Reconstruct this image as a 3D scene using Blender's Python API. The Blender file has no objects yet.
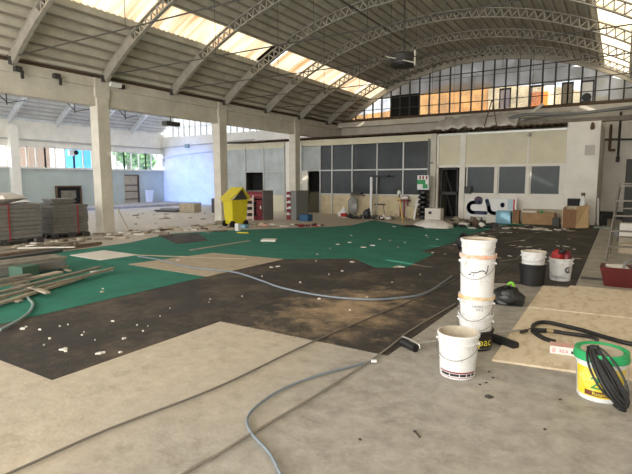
import bpy, math, random
from mathutils import Vector, Matrix
random.seed(7)
C = bpy.context.scene.collection
SC = bpy.context.scene
# ------------------------------------------------------------------ camera
FP = 485.0                                   # focal length in pixels of the 632 wide frame
PITCH = math.atan(56 / FP)
YAW = math.atan(306 / (FP * math.cos(PITCH) + 56 * math.sin(PITCH)))
EYE = 1.55
cd = bpy.data.cameras.new('camera'); cam = bpy.data.objects.new('camera', cd); C.objects.link(cam)
cam.location = (0, 0, EYE); cam.rotation_euler = (math.pi / 2 - PITCH, 0, YAW)
cd.sensor_width = 36; cd.lens = FP / 632 * 36; cd.clip_end = 300; cd.clip_start = 0.05
SC.camera = cam
# ------------------------------------------------------------------ world, sun, daylight
w = bpy.data.worlds.new('world'); SC.world = w; w.use_nodes = True
bg = w.node_tree.nodes['Background']; bg.inputs[0].default_value = (0.88, 0.94, 1.0, 1); bg.inputs[1].default_value = 1.9
sd = bpy.data.lights.new('sun', 'SUN'); sd.energy = 3.4; sd.angle = math.radians(0.6); sd.color = (1.0, 0.90, 0.76)
so = bpy.data.objects.new('sun', sd); C.objects.link(so); so.rotation_euler = (math.radians(42), 0, math.radians(32))
def area(name, loc, rot, sx, sy, power, col):
    d = bpy.data.lights.new(name, 'AREA'); d.shape = 'RECTANGLE'; d.size = sx; d.size_y = sy; d.energy = power; d.color = col
    o = bpy.data.objects.new(name, d); C.objects.link(o); o.location = loc; o.rotation_euler = rot; return o
area('daylight_open_end', (-6, -6.5, 3.0), (math.radians(84), 0, 0), 14, 4.5, 980, (1.0, 0.93, 0.83))
area('daylight_aisle_windows', (-27.1, 17, 2.9), (0, math.radians(-80), 0), 1.2, 12, 60, (0.55, 0.72, 1.0))
sp = bpy.data.lights.new('added_blue_spot_aisle', 'SPOT'); sp.energy = 15000; sp.color = (0.03, 0.22, 1.0); sp.spot_size = math.radians(23); sp.spot_blend = 1.0; sp.shadow_soft_size = 0.6  # added spot out of view, tints the aisle end wall blue
spo = bpy.data.objects.new('added_blue_spot_aisle', sp); C.objects.link(spo); spo.location = (-21.5, 5, 1.9); spo.rotation_euler = (math.radians(87.3), 0, math.radians(9.5))
SC.view_settings.view_transform = 'Standard'; SC.view_settings.look = 'None'
SC.view_settings.exposure = 0.45; SC.view_settings.gamma = 1.0; SC.view_settings.use_curve_mapping = False

# ------------------------------------------------------------------ pixel -> place helpers
_F = Vector((-math.sin(YAW) * math.cos(PITCH), math.cos(YAW) * math.cos(PITCH), -math.sin(PITCH)))
_R = Vector((math.cos(YAW), math.sin(YAW), 0)); _U = _R.cross(_F)
def ray(x, y): return _F * FP + _R * (x - 316) - _U * (y - 237)
def G(x, y, z=0.0):                          # point of the ground (or height z)
    d = ray(x, y); p = Vector((0, 0, EYE)) + d * ((z - EYE) / d.z); return p
def PY(x, y, Y):                             # point of the plane y = Y
    d = ray(x, y); return Vector((0, 0, EYE)) + d * (Y / d.y)
def PX(x, y, X):
    d = ray(x, y); return Vector((0, 0, EYE)) + d * (X / d.x)

# ------------------------------------------------------------------ mesh builder
def V(*a): return Vector(a)
class MB:
    def __init__(s): s.v = []; s.f = []
    def add(s, vs, fs):
        b = len(s.v); s.v += [Vector(q) for q in vs]; s.f += [tuple(b + i for i in f) for f in fs]; return s
    def box(s, a, b):
        x0, y0, z0 = a; x1, y1, z1 = b
        return s.add([(x0,y0,z0),(x1,y0,z0),(x1,y1,z0),(x0,y1,z0),(x0,y0,z1),(x1,y0,z1),(x1,y1,z1),(x0,y1,z1)],
                     [(0,3,2,1),(4,5,6,7),(0,1,5,4),(1,2,6,5),(2,3,7,6),(3,0,4,7)])
    def obox(s, c, sz, rz=0, rx=0, ry=0):
        m = Matrix.Translation(c) @ Matrix.Rotation(rz,4,'Z') @ Matrix.Rotation(ry,4,'Y') @ Matrix.Rotation(rx,4,'X')
        x, y, z = sz[0]/2, sz[1]/2, sz[2]/2
        vs = [m @ Vector(q) for q in [(-x,-y,-z),(x,-y,-z),(x,y,-z),(-x,y,-z),(-x,-y,z),(x,-y,z),(x,y,z),(-x,y,z)]]
        return s.add(vs, [(0,3,2,1),(4,5,6,7),(0,1,5,4),(1,2,6,5),(2,3,7,6),(3,0,4,7)])
    def bar(s, p, q, w, t, up=(0,0,1)):
        p = Vector(p); q = Vector(q); d = (q - p).normalized(); u = Vector(up)
        a = d.cross(u)
        if a.length < 1e-4: a = d.cross(Vector((1,0,0)))
        a.normalize(); b = a.cross(d).normalized()
        vs = []
        for c in (p, q):
            for i, j in ((-1,-1),(1,-1),(1,1),(-1,1)): vs.append(c + a*(w/2*i) + b*(t/2*j))
        return s.add(vs, [(3,2,1,0),(4,5,6,7),(0,1,5,4),(1,2,6,5),(2,3,7,6),(3,0,4,7)])
    def lathe(s, prof, c=(0,0,0), n=32, cap=True, ax=None):
        c = Vector(c); vs = []; fs = []
        for r, z in prof:
            for i in range(n):
                a = 2*math.pi*i/n; vs.append(c + Vector((r*math.cos(a), r*math.sin(a), z)))
        for k in range(len(prof)-1):
            for i in range(n):
                j = (i+1) % n; fs.append((k*n+i, k*n+j, (k+1)*n+j, (k+1)*n+i))
        if cap:
            fs.append(tuple(reversed(range(n)))); m = (len(prof)-1)*n; fs.append(tuple(range(m, m+n)))
        return s.add(vs, fs)
    def cyl(s, p, q, r, n=16, r2=None):
        return s.tube([p, q], r, n, smooth=False, r2=r2)
    def tube(s, pts, r, n=8, smooth=True, r2=None, seg=6):
        P = [Vector(p) for p in pts]
        if smooth and len(P) > 2:
            out = []
            for i in range(len(P)-1):
                a = P[max(i-1,0)]; b = P[i]; c = P[i+1]; d = P[min(i+2,len(P)-1)]
                for k in range(seg):
                    t = k/seg
                    out.append(0.5*((2*b)+(c-a)*t+(2*a-5*b+4*c-d)*t*t+(3*b-a-3*c+d)*t**3))
            out.append(P[-1]); P = out
        vs = []; fs = []; prev = None
        for i, p in enumerate(P):
            d = (P[min(i+1,len(P)-1)] - P[max(i-1,0)]).normalized()
            if prev is None:
                a = d.cross(Vector((0,0,1)))
                if a.length < 1e-3: a = d.cross(Vector((1,0,0)))
            else: a = prev - d*prev.dot(d)
            a.normalize(); prev = a; b = d.cross(a)
            rr = r if r2 is None else r + (r2-r)*i/max(1,len(P)-1)
            for k in range(n):
                t = 2*math.pi*k/n; vs.append(p + a*(rr*math.cos(t)) + b*(rr*math.sin(t)))
        for i in range(len(P)-1):
            for k in range(n):
                j = (k+1) % n; fs.append((i*n+k, i*n+j, (i+1)*n+j, (i+1)*n+k))
        fs.append(tuple(reversed(range(n)))); m = (len(P)-1)*n; fs.append(tuple(range(m, m+n)))
        return s.add(vs, fs)
    def prism(s, pts, z0, z1):
        n = len(pts); ar = sum(pts[i][0]*pts[(i+1)%n][1]-pts[(i+1)%n][0]*pts[i][1] for i in range(n))
        if ar < 0: pts = list(reversed(pts))
        vs = [(p[0],p[1],z0) for p in pts] + [(p[0],p[1],z1) for p in pts]
        fs = [tuple(reversed(range(n))), tuple(range(n,2*n))] + [(i,(i+1)%n,n+(i+1)%n,n+i) for i in range(n)]
        return s.add(vs, fs)
    def prismy(s, pts, y0, y1):              # outline in x,z pushed along y
        n = len(pts); ar = sum(pts[i][0]*pts[(i+1)%n][1]-pts[(i+1)%n][0]*pts[i][1] for i in range(n))
        if ar > 0: pts = list(reversed(pts))
        vs = [(p[0],y0,p[1]) for p in pts] + [(p[0],y1,p[1]) for p in pts]
        fs = [tuple(reversed(range(n))), tuple(range(n,2*n))] + [(i,(i+1)%n,n+(i+1)%n,n+i) for i in range(n)]
        return s.add(vs, fs)
    def blob(s, c, r, n=10, m=7, jit=0.15, seed=0, flat=None):
        rg = random.Random(seed); vs = []; fs = []; c = Vector(c)
        rx, ry, rz = r
        for k in range(m+1):
            th = math.pi*k/m
            for i in range(n):
                a = 2*math.pi*i/n; q = 1 + rg.uniform(-jit, jit)
                z = rz*math.cos(th)*q
                if flat is not None: z = max(z, flat)
                vs.append(c + Vector((rx*math.sin(th)*math.cos(a)*q, ry*math.sin(th)*math.sin(a)*q, z)))
        for k in range(m):
            for i in range(n):
                j = (i+1) % n; fs.append((k*n+i, (k+1)*n+i, (k+1)*n+j, k*n+j))
        return s.add(vs, fs)
    def build(s, name, mat, parent=None, smooth=False, bevel=0, local=False, label=None):
        off = Vector((0,0,0)); p = parent
        if not local:
            while p is not None: off += p.location; p = p.parent
        me = bpy.data.meshes.new(name); me.from_pydata([tuple(q - off) for q in s.v], [], s.f); me.update()
        if smooth:
            for q in me.polygons: q.use_smooth = True
            try: me.set_sharp_from_angle(angle=math.radians(40))
            except Exception: pass
        me.materials.append(mat)
        o = bpy.data.objects.new(name, me); C.objects.link(o); o.parent = parent
        if bevel:
            b = o.modifiers.new('bevel', 'BEVEL'); b.width = bevel; b.segments = 2; b.limit_method = 'ANGLE'
        if label: o['label'] = label
        return o
def tag(o, label=None, cat=None, group=None, kind=None):
    if label: o['label'] = label
    if cat: o['category'] = cat
    if group: o['group'] = group
    if kind: o['kind'] = kind
    return o
def empty(name, loc, label, cat, group=None, rz=0, kind=None):
    o = bpy.data.objects.new(name, None); C.objects.link(o); o.location = loc; o.rotation_euler.z = rz
    o.empty_display_size = 0.1
    return tag(o, label, cat, group, kind)
def kids(o): return [c for c in bpy.data.objects if c.parent is o]
def copy_tree(o, parent=None):
    c = o.copy(); C.objects.link(c)
    if parent is not None: c.parent = parent
    for ch in kids(o): copy_tree(ch, c)
    return c

# ------------------------------------------------------------------ materials
def mat(name, col, rough=0.8, var=0.0, scale=6.0, col2=None, metal=0.0, bump=0.0, bscale=None, detail=6, thr=(0.35,0.65), stretch=None, emit=None, es=0):
    m = bpy.data.materials.new(name); m.use_nodes = True; nt = m.node_tree; b = nt.nodes['Principled BSDF']
    b.inputs['Base Color'].default_value = (*col, 1); b.inputs['Roughness'].default_value = rough; b.inputs['Metallic'].default_value = metal
    if 'glass' in name: b.inputs['Specular IOR Level'].default_value = 0.22
    if var or col2 or bump:
        tc = nt.nodes.new('ShaderNodeTexCoord'); mp = nt.nodes.new('ShaderNodeMapping'); nt.links.new(tc.outputs['Object'], mp.inputs[0])
        if stretch: mp.inputs['Scale'].default_value = stretch
        n = nt.nodes.new('ShaderNodeTexNoise'); n.inputs['Scale'].default_value = scale; n.inputs['Detail'].default_value = detail; n.inputs['Roughness'].default_value = 0.65
        nt.links.new(mp.outputs[0], n.inputs['Vector'])
        cr = nt.nodes.new('ShaderNodeValToRGB'); nt.links.new(n.outputs['Fac'], cr.inputs[0])
        c2 = col2 if col2 else tuple(c*(1-var) for c in col)
        cr.color_ramp.elements[0].position = thr[0]; cr.color_ramp.elements[0].color = (*c2, 1)
        cr.color_ramp.elements[1].position = thr[1]; cr.color_ramp.elements[1].color = (*col, 1)
        nt.links.new(cr.outputs[0], b.inputs['Base Color'])
        if bump:
            n2 = nt.nodes.new('ShaderNodeTexNoise'); n2.inputs['Scale'].default_value = bscale or scale*4; n2.inputs['Detail'].default_value = 6
            nt.links.new(mp.outputs[0], n2.inputs['Vector'])
            bp = nt.nodes.new('ShaderNodeBump'); bp.inputs['Strength'].default_value = bump; bp.inputs['Distance'].default_value = 0.02
            nt.links.new(n2.outputs['Fac'], bp.inputs['Height']); nt.links.new(bp.outputs[0], b.inputs['Normal'])
    if emit:
        b.inputs['Emission Color'].default_value = (*emit, 1); b.inputs['Emission Strength'].default_value = es
    return m
def glass(name, col, alpha, rough=0.15, var=0.3, scale=3.0):  # dirty or frosted panes: see-through mixed with a dull film
    m = bpy.data.materials.new(name); m.use_nodes = True; nt = m.node_tree; b = nt.nodes['Principled BSDF']; out = nt.nodes['Material Output']
    b.inputs['Base Color'].default_value = (*col, 1); b.inputs['Roughness'].default_value = rough
    t = nt.nodes.new('ShaderNodeBsdfTransparent'); mx = nt.nodes.new('ShaderNodeMixShader')
    tc = nt.nodes.new('ShaderNodeTexCoord'); n = nt.nodes.new('ShaderNodeTexNoise'); n.inputs['Scale'].default_value = scale
    nt.links.new(tc.outputs['Object'], n.inputs['Vector'])
    mr = nt.nodes.new('ShaderNodeMapRange'); nt.links.new(n.outputs['Fac'], mr.inputs[0])
    mr.inputs[1].default_value = 0.3; mr.inputs[2].default_value = 0.7
    mr.inputs[3].default_value = max(0, alpha - var/2); mr.inputs[4].default_value = min(1, alpha + var/2)
    nt.links.new(mr.outputs[0], mx.inputs[0]); nt.links.new(t.outputs[0], mx.inputs[1]); nt.links.new(b.outputs[0], mx.inputs[2])
    nt.links.new(mx.outputs[0], out.inputs['Surface']); return m

def concrete_mat():
    m = bpy.data.materials.new('worn_concrete'); m.use_nodes = True; nt = m.node_tree; b = nt.nodes['Principled BSDF']; L = nt.links.new
    b.inputs['Roughness'].default_value = 0.62
    tc = nt.nodes.new('ShaderNodeTexCoord')
    def noise(sc, det, rg=0.6):
        n = nt.nodes.new('ShaderNodeTexNoise'); n.inputs['Scale'].default_value = sc; n.inputs['Detail'].default_value = det; n.inputs['Roughness'].default_value = rg
        L(tc.outputs['Object'], n.inputs['Vector']); return n
    def ramp(src, stops):
        r = nt.nodes.new('ShaderNodeValToRGB'); L(src, r.inputs[0]); e = r.color_ramp.elements
        e[0].position, e[0].color = stops[0][0], (*stops[0][1], 1); e[1].position, e[1].color = stops[-1][0], (*stops[-1][1], 1)
        for p, c in stops[1:-1]: q = e.new(p); q.color = (*c, 1)
        return r
    def mix(fac, a, bb, mode='MIX'):
        x = nt.nodes.new('ShaderNodeMixRGB'); x.blend_type = mode
        if isinstance(fac, float): x.inputs[0].default_value = fac
        else: L(fac, x.inputs[0])
        L(a, x.inputs[1]); L(bb, x.inputs[2]); return x.outputs[0]
    sep = nt.nodes.new('ShaderNodeSeparateXYZ'); L(tc.outputs['Object'], sep.inputs[0])
    fine = ramp(noise(9, 9, 0.7).outputs['Fac'], [(0.30,(0.43,0.37,0.29)),(0.5,(0.52,0.455,0.365)),(0.72,(0.60,0.545,0.455))])
    grey = ramp(noise(6, 9, 0.72).outputs['Fac'], [(0.30,(0.27,0.25,0.22)),(0.5,(0.38,0.355,0.32)),(0.70,(0.49,0.465,0.425))])
    mr = nt.nodes.new('ShaderNodeMapRange'); L(sep.outputs['X'], mr.inputs[0]); mr.inputs[1].default_value = -2.9; mr.inputs[2].default_value = -1.7
    big = noise(0.9, 5); ad = nt.nodes.new('ShaderNodeMath'); ad.operation = 'ADD'; L(mr.outputs[0], ad.inputs[0])
    s2 = nt.nodes.new('ShaderNodeMath'); s2.operation = 'MULTIPLY_ADD'; L(big.outputs['Fac'], s2.inputs[0]); s2.inputs[1].default_value = 1.2; s2.inputs[2].default_value = -0.6
    L(s2.outputs[0], ad.inputs[1]); ad.use_clamp = True
    c = mix(ad.outputs[0], fine.outputs[0], grey.outputs[0])
    st = ramp(noise(3.2, 9, 0.78).outputs['Fac'], [(0.34,(0.66,0.64,0.61)),(0.47,(0.95,0.95,0.95)),(0.62,(1,1,1)),(0.75,(1.12,1.11,1.09))])
    c = mix(0.8, c, st.outputs[0], 'MULTIPLY')
    L(c, b.inputs['Base Color'])
    bp = nt.nodes.new('ShaderNodeBump'); bp.inputs['Strength'].default_value = 0.25; bp.inputs['Distance'].default_value = 0.01
    L(noise(30, 6).outputs['Fac'], bp.inputs['Height']); L(bp.outputs[0], b.inputs['Normal'])
    return m
def dusty_mat():
    m = mat('dark_rubber_underlay', (0.040,0.035,0.031), 0.8, var=0.4, scale=2.5, bump=0.3, bscale=60)
    nt = m.node_tree; L = nt.links.new; b = nt.nodes['Principled BSDF']; src = b.inputs['Base Color'].links[0].from_socket
    tc = nt.nodes.new('ShaderNodeTexCoord'); sub = nt.nodes.new('ShaderNodeVectorMath'); sub.operation = 'SUBTRACT'; L(tc.outputs['Object'], sub.inputs[0]); sub.inputs[1].default_value = (-2.75, 5.1, 0)
    mp = nt.nodes.new('ShaderNodeMapping'); L(sub.outputs[0], mp.inputs[0]); mp.inputs['Rotation'].default_value = (0,0,0.15); mp.inputs['Scale'].default_value = (1.1,0.62,1)
    ln = nt.nodes.new('ShaderNodeVectorMath'); ln.operation = 'LENGTH'; L(mp.outputs[0], ln.inputs[0])
    n = nt.nodes.new('ShaderNodeTexNoise'); n.inputs['Scale'].default_value = 3.0; n.inputs['Detail'].default_value = 8; n.inputs['Roughness'].default_value = 0.7; L(tc.outputs['Object'], n.inputs['Vector'])
    ma = nt.nodes.new('ShaderNodeMath'); ma.operation = 'MULTIPLY_ADD'; L(n.outputs['Fac'], ma.inputs[0]); ma.inputs[1].default_value = 3.4; ma.inputs[2].default_value = -0.75
    sb = nt.nodes.new('ShaderNodeMath'); sb.operation = 'SUBTRACT'; L(ma.outputs[0], sb.inputs[0]); L(ln.outputs['Value'], sb.inputs[1]); sb.use_clamp = True
    n3 = nt.nodes.new('ShaderNodeTexNoise'); n3.inputs['Scale'].default_value = 1.2; n3.inputs['Detail'].default_value = 9; n3.inputs['Roughness'].default_value = 0.8; L(tc.outputs['Object'], n3.inputs['Vector'])
    r3 = nt.nodes.new('ShaderNodeMapRange'); L(n3.outputs['Fac'], r3.inputs[0]); r3.inputs[1].default_value = 0.47; r3.inputs[2].default_value = 0.8; r3.inputs[4].default_value = 0.5
    mx0 = nt.nodes.new('ShaderNodeMath'); mx0.operation = 'MAXIMUM'; L(sb.outputs[0], mx0.inputs[0]); L(r3.outputs[0], mx0.inputs[1])
    mx = nt.nodes.new('ShaderNodeMixRGB'); L(mx0.outputs[0], mx.inputs[0]); L(src, mx.inputs[1]); mx.inputs[2].default_value = (0.36,0.26,0.165,1); L(mx.outputs[0], b.inputs['Base Color'])
    return m
M = dict(
    concrete=concrete_mat(), dark=dusty_mat(),
    green=mat('green_turf_felt', (0.020,0.200,0.140), 0.9, var=0.25, scale=1.8, bump=0.4, bscale=80),
    beige=mat('beige_underlay', (0.50,0.42,0.31), 0.9, var=0.22, scale=5),
    slab=mat('path_slabs', (0.46,0.42,0.35), 0.85, var=0.3, scale=4, bump=0.3),
    ceil=mat('old_corrugated_roof', (0.60,0.56,0.47), 0.85, var=0.30, scale=1.6, detail=8),
    lap=mat('roof_rib_shade', (0.30,0.27,0.22), 0.9, var=0.35, scale=2), rib_shade2=mat('aisle_rib_shade', (0.50,0.51,0.51), 0.9, var=0.2),  # darker strips put the corrugation shade into the roof colour
    ceil2=mat('pale_aisle_roof', (0.74,0.75,0.75), 0.8, var=0.2, scale=2),
    truss=mat('painted_truss', (0.37,0.345,0.295), 0.6, var=0.25, scale=4),
    truss2=mat('white_aisle_truss', (0.72,0.75,0.78), 0.6, var=0.1, scale=4),
    beam=mat('plastered_beam', (0.70,0.66,0.57), 0.85, var=0.18, scale=2.2, bump=0.15),
    white=mat('white_wall_paint', (0.90,0.87,0.80), 0.8, var=0.12, scale=1.5),
    white2=mat('white_plastic', (0.82,0.83,0.83), 0.4, var=0.06, scale=9),
    teal=mat('pale_teal_wall', (0.52,0.585,0.56), 0.8, var=0.12, scale=1.2),
    cream=mat('cream_panel', (0.76,0.71,0.54), 0.7, var=0.1, scale=2),
    yellowish=mat('stained_cream_panel', (0.70,0.59,0.39), 0.75, var=0.25, scale=3),
    alu=mat('dull_aluminium', (0.50,0.50,0.48), 0.4, metal=0.5),
    greyglass=mat('grey_reflecting_glass', (0.065,0.072,0.076), 0.2, var=0.3, scale=1.2),
    blueglass=mat('dark_blue_glass', (0.045,0.06,0.066), 0.3, var=0.25, scale=2),
    milk=mat('milky_translucent_sheet', (0.52,0.56,0.57), 0.35, var=0.3, scale=1.4),
    black=mat('black_void', (0.008,0.008,0.008), 0.9), blackp=mat('black_rubber', (0.014,0.014,0.015), 0.5, var=0.3, scale=20),
    dkmetal=mat('dark_metal', (0.045,0.042,0.038), 0.55), rust=mat('rusty_metal', (0.16,0.10,0.06), 0.8, var=0.5, scale=12),
    wood=mat('weathered_planks', (0.26,0.23,0.185), 0.85, var=0.4, scale=6), lwood=mat('pale_timber', (0.46,0.40,0.31), 0.8, var=0.3, scale=6),
    bwood=mat('brown_board', (0.30,0.15,0.065), 0.7, var=0.3, scale=6),
    osb=mat('chipboard_sheet', (0.76,0.65,0.49), 0.8, col2=(0.58,0.45,0.29), scale=12, detail=9, thr=(0.32,0.52), stretch=(1,0.45,1), bump=0.2),
    card=mat('cardboard', (0.42,0.26,0.13), 0.8, var=0.2, scale=5),
    greyp=mat('grey_panels', (0.19,0.183,0.17), 0.8, var=0.25, scale=8), dgrey=mat('dark_grey', (0.07,0.07,0.07), 0.7),
    grey=mat('grey_steel', (0.22,0.225,0.22), 0.6, var=0.1), maroon=mat('maroon_paint', (0.20,0.018,0.028), 0.5), red=mat('red_paint', (0.42,0.02,0.02), 0.5),
    yellow=mat('yellow_plastic', (0.72,0.60,0.02), 0.5, var=0.15, scale=5), blue=mat('blue_plastic', (0.02,0.09,0.20), 0.5),
    navy=mat('navy_letters', (0.012,0.022,0.075), 0.5), lblue=mat('light_blue_box', (0.22,0.42,0.55), 0.6),
    rim=mat('orange_residue', (0.75,0.36,0.20), 0.7, col2=(0.80,0.72,0.66), scale=18, thr=(0.35,0.6)),
    rim2=mat('ochre_residue', (0.62,0.36,0.12), 0.7, col2=(0.80,0.70,0.55), scale=16, thr=(0.35,0.6)),
    pail=mat('white_pail', (0.78,0.785,0.79), 0.4, col2=(0.50,0.485,0.46), scale=11, detail=9, thr=(0.30,0.45)),
    pailin=mat('dusty_pail_inside', (0.66,0.58,0.46), 0.8, var=0.25, scale=14), dirt=mat('dry_mortar', (0.45,0.37,0.28), 0.95, var=0.4, scale=14),
    lid=mat('green_lid', (0.02,0.36,0.12), 0.4), lyel=mat('yellow_label', (0.80,0.62,0.03), 0.45, col2=(0.85,0.75,0.25), scale=6, thr=(0.35,0.5)),
    dkred=mat('dark_red_print', (0.25,0.02,0.03), 0.5), ink=mat('black_print', (0.02,0.02,0.025), 0.5), gink=mat('green_print', (0.02,0.30,0.08), 0.5), rink=mat('red_print', (0.65,0.06,0.06), 0.5), brink=mat('brown_print', (0.16,0.05,0.02), 0.5), yink=mat('yellow_print', (0.85,0.75,0.08), 0.5),
    cable=mat('grey_cable', (0.10,0.095,0.09), 0.6), tcable=mat('tan_cable', (0.25,0.225,0.19), 0.7), hoseb=mat('blue_grey_hose', (0.20,0.24,0.28), 0.45), hosel=mat('teal_grey_hose', (0.28,0.36,0.36), 0.5),
    lime=mat('lime_clip', (0.25,0.65,0.04), 0.4), bag=mat('black_bag', (0.012,0.012,0.013), 0.35, bump=0.6, bscale=14), sheet=mat('crumpled_white_sheet', (0.74,0.70,0.65), 0.7, bump=0.6, bscale=8),
    film=glass('clear_plastic_bag_film', (0.34,0.35,0.36), 0.6, 0.3), paper=mat('paper_scraps', (0.72,0.69,0.63), 0.9), pink=mat('pink_card', (0.72,0.42,0.36), 0.7),
    orange=mat('orange_facade', (0.80,0.36,0.08), 0.9, col2=(0.86,0.52,0.20), scale=0.5), creamf=mat('cream_facade', (0.86,0.72,0.46), 0.9, var=0.15, scale=0.6), redf=mat('deep_orange_facade', (0.75,0.22,0.04), 0.9),
    leaf=mat('tree_leaves', (0.25,0.5,0.18), 0.8, var=0.5, scale=3), cyan=mat('cyan_container', (0.03,0.36,0.85), 0.5), brick=mat('brown_house', (0.30,0.20,0.14), 0.9, var=0.3),
    rubble=mat('rubble', (0.36,0.31,0.24), 0.95, var=0.35, scale=5), white_lit=mat('floodlight_lens', (0.85,0.85,0.82), 0.3),
    pane=glass('frosted_wired_pane', (0.42,0.43,0.44), 0.35, 0.4, 0.25, 1.5), paned=glass('grimy_pane', (0.46,0.45,0.43), 0.80, 0.4, 0.2, 1.5), panev=glass('violet_tinted_pane', (0.62,0.55,0.70), 0.6, 0.4, 0.1),
    winglass=glass('clear_window_glass', (0.8,0.9,0.95), 0.12, 0.1, 0.1),
)
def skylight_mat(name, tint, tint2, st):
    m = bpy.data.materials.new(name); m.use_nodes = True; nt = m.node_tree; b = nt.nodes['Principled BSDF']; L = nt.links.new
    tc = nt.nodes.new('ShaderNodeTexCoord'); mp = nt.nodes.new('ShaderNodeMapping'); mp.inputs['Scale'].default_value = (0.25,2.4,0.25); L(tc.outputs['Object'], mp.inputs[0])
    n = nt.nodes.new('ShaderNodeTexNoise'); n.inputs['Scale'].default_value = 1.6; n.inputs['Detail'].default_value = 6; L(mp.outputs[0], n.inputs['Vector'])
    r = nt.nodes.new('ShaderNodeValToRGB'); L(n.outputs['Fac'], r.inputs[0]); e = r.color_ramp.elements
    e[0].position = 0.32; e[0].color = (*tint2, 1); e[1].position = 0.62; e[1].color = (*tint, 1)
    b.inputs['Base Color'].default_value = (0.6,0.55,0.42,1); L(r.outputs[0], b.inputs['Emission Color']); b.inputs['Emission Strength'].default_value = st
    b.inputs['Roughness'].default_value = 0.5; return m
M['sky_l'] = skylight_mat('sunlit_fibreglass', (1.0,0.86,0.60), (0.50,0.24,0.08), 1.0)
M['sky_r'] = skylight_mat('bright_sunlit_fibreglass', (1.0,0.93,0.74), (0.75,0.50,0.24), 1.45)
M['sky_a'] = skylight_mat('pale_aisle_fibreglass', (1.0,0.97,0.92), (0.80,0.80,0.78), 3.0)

# ================================================================== THE HALL
Y0, YE = -6.0, 23.4
XL, XR, XC = -13.0, 1.6, -5.7
ZS = 4.7; HW = 7.3; RISE = 2.56
RAD = (HW*HW + RISE*RISE) / (2*RISE); ZC = ZS + RISE - RAD; AMAX = math.degrees(math.asin(HW/RAD))
XC2 = -20.47; AX0 = -27.3
def arcp(a, r=RAD, xc=XC, zc=ZC): t = math.radians(a); return (xc + r*math.sin(t), zc + r*math.cos(t))
def S(mb, name, m, label, **k): o = mb.build(name, m, **k); return tag(o, label, 'building', kind='structure')

S(MB().box((-28,Y0,-0.2),(3,26,0.0)), 'floor', M['concrete'], 'worn tan and grey concrete floor of the hall')
def vault(name, m, xc, ranges, label, shade_m=None):
    mb = MB(); shaded = []; pit = 0.32 / RAD * 180 / math.pi
    for a0, a1 in ranges:
        n = max(1, round((a1-a0)/pit)); st = (a1-a0)/n; prof = []
        for i in range(n):
            a = a0 + i*st
            for q in range(8): prof.append((a+q/8*st, 0.05-0.05*math.cos(2*math.pi*q/8)))
        prof.append((a1, 0))
        vs = []; fs = []
        for a, d in prof:
            x, z = arcp(a, RAD - d, xc); x2, z2 = arcp(a, RAD + 0.12, xc)
            vs += [(x,Y0,z),(x,YE+0.15,z),(x2,Y0,z2),(x2,YE+0.15,z2)]
        for i in range(len(prof)-1):
            b = 4*i; fs += [(b,b+1,b+5,b+4),(b+2,b+6,b+7,b+3),(b,b+4,b+6,b+2),(b+1,b+3,b+7,b+5)]
            shaded.append(i % 8 in (3, 4)); shaded += [False]*3  # faces that take the painted shade strip
        e = 4*(len(prof)-1); fs += [(0,2,3,1),(e,e+1,e+3,e+2)]; shaded += [False]*2
        mb.add(vs, fs)
    o = S(mb, name, m, label, smooth=True)
    if shade_m:
        o.data.materials.append(shade_m)
        for p, l in zip(o.data.polygons, shaded): p.material_index = 1 if l else 0
    return o
SK = ((-28.9,-24.4),(24.4,29.0))
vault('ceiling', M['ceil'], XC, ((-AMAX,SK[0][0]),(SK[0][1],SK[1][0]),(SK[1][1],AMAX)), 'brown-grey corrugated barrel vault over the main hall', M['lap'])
vault('ceiling_aisle', M['ceil2'], XC2, ((-AMAX,-26),(-21,21),(26,AMAX)), 'pale corrugated barrel vault over the left aisle', M['rib_shade2'])

TY = [6.47 + 2.53*k - 2.53 for k in range(8)]     # truss lines
TY = [y for y in TY]
def skysheet(xc, a0, a1, y0, y1, m, name, label, grp, r=RAD+0.03):
    mb = MB(); n = max(4, int((y1-y0)/0.045)); vs = []; fs = []; K = 4
    for i in range(n+1):
        y = y0 + (y1-y0)*i/n; d = 0.025*math.sin(2*math.pi*y/0.18)
        for k in range(K+1):
            x, z = arcp(a0 + (a1-a0)*k/K, r + d, xc); vs.append((x,y,z))
        for k in range(K+1):
            x, z = arcp(a0 + (a1-a0)*k/K, r + d + 0.008, xc); vs.append((x,y,z))
    q = 2*(K+1)
    for i in range(n):
        for k in range(K):
            b = i*q+k; fs += [(b,b+1,b+1+q,b+q),(b+K+1,b+K+1+q,b+K+2+q,b+K+2)]
    o = mb.add(vs, fs).build(name, m, smooth=True); return tag(o, label, 'skylight', grp)
names = ['nearest', 'second', 'third', 'fourth', 'fifth', 'sixth', 'farthest']
for i in range(7):
    y0, y1 = TY[i] + 0.06, (TY[i+1] - 0.06 if i < 7 else YE)
    if i == 4: y0 += 0.85
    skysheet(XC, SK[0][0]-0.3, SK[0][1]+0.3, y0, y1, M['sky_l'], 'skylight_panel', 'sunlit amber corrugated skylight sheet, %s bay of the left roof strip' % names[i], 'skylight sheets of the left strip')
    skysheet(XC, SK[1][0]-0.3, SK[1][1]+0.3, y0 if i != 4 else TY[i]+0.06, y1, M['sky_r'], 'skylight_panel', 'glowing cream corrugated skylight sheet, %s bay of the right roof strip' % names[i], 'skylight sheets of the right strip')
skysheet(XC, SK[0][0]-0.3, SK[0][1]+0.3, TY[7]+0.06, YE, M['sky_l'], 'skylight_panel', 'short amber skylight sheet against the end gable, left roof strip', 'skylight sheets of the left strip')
skysheet(XC, SK[1][0]-0.3, SK[1][1]+0.3, TY[7]+0.06, YE, M['sky_r'], 'skylight_panel', 'short cream skylight sheet against the end gable, right roof strip', 'skylight sheets of the right strip')
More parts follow.
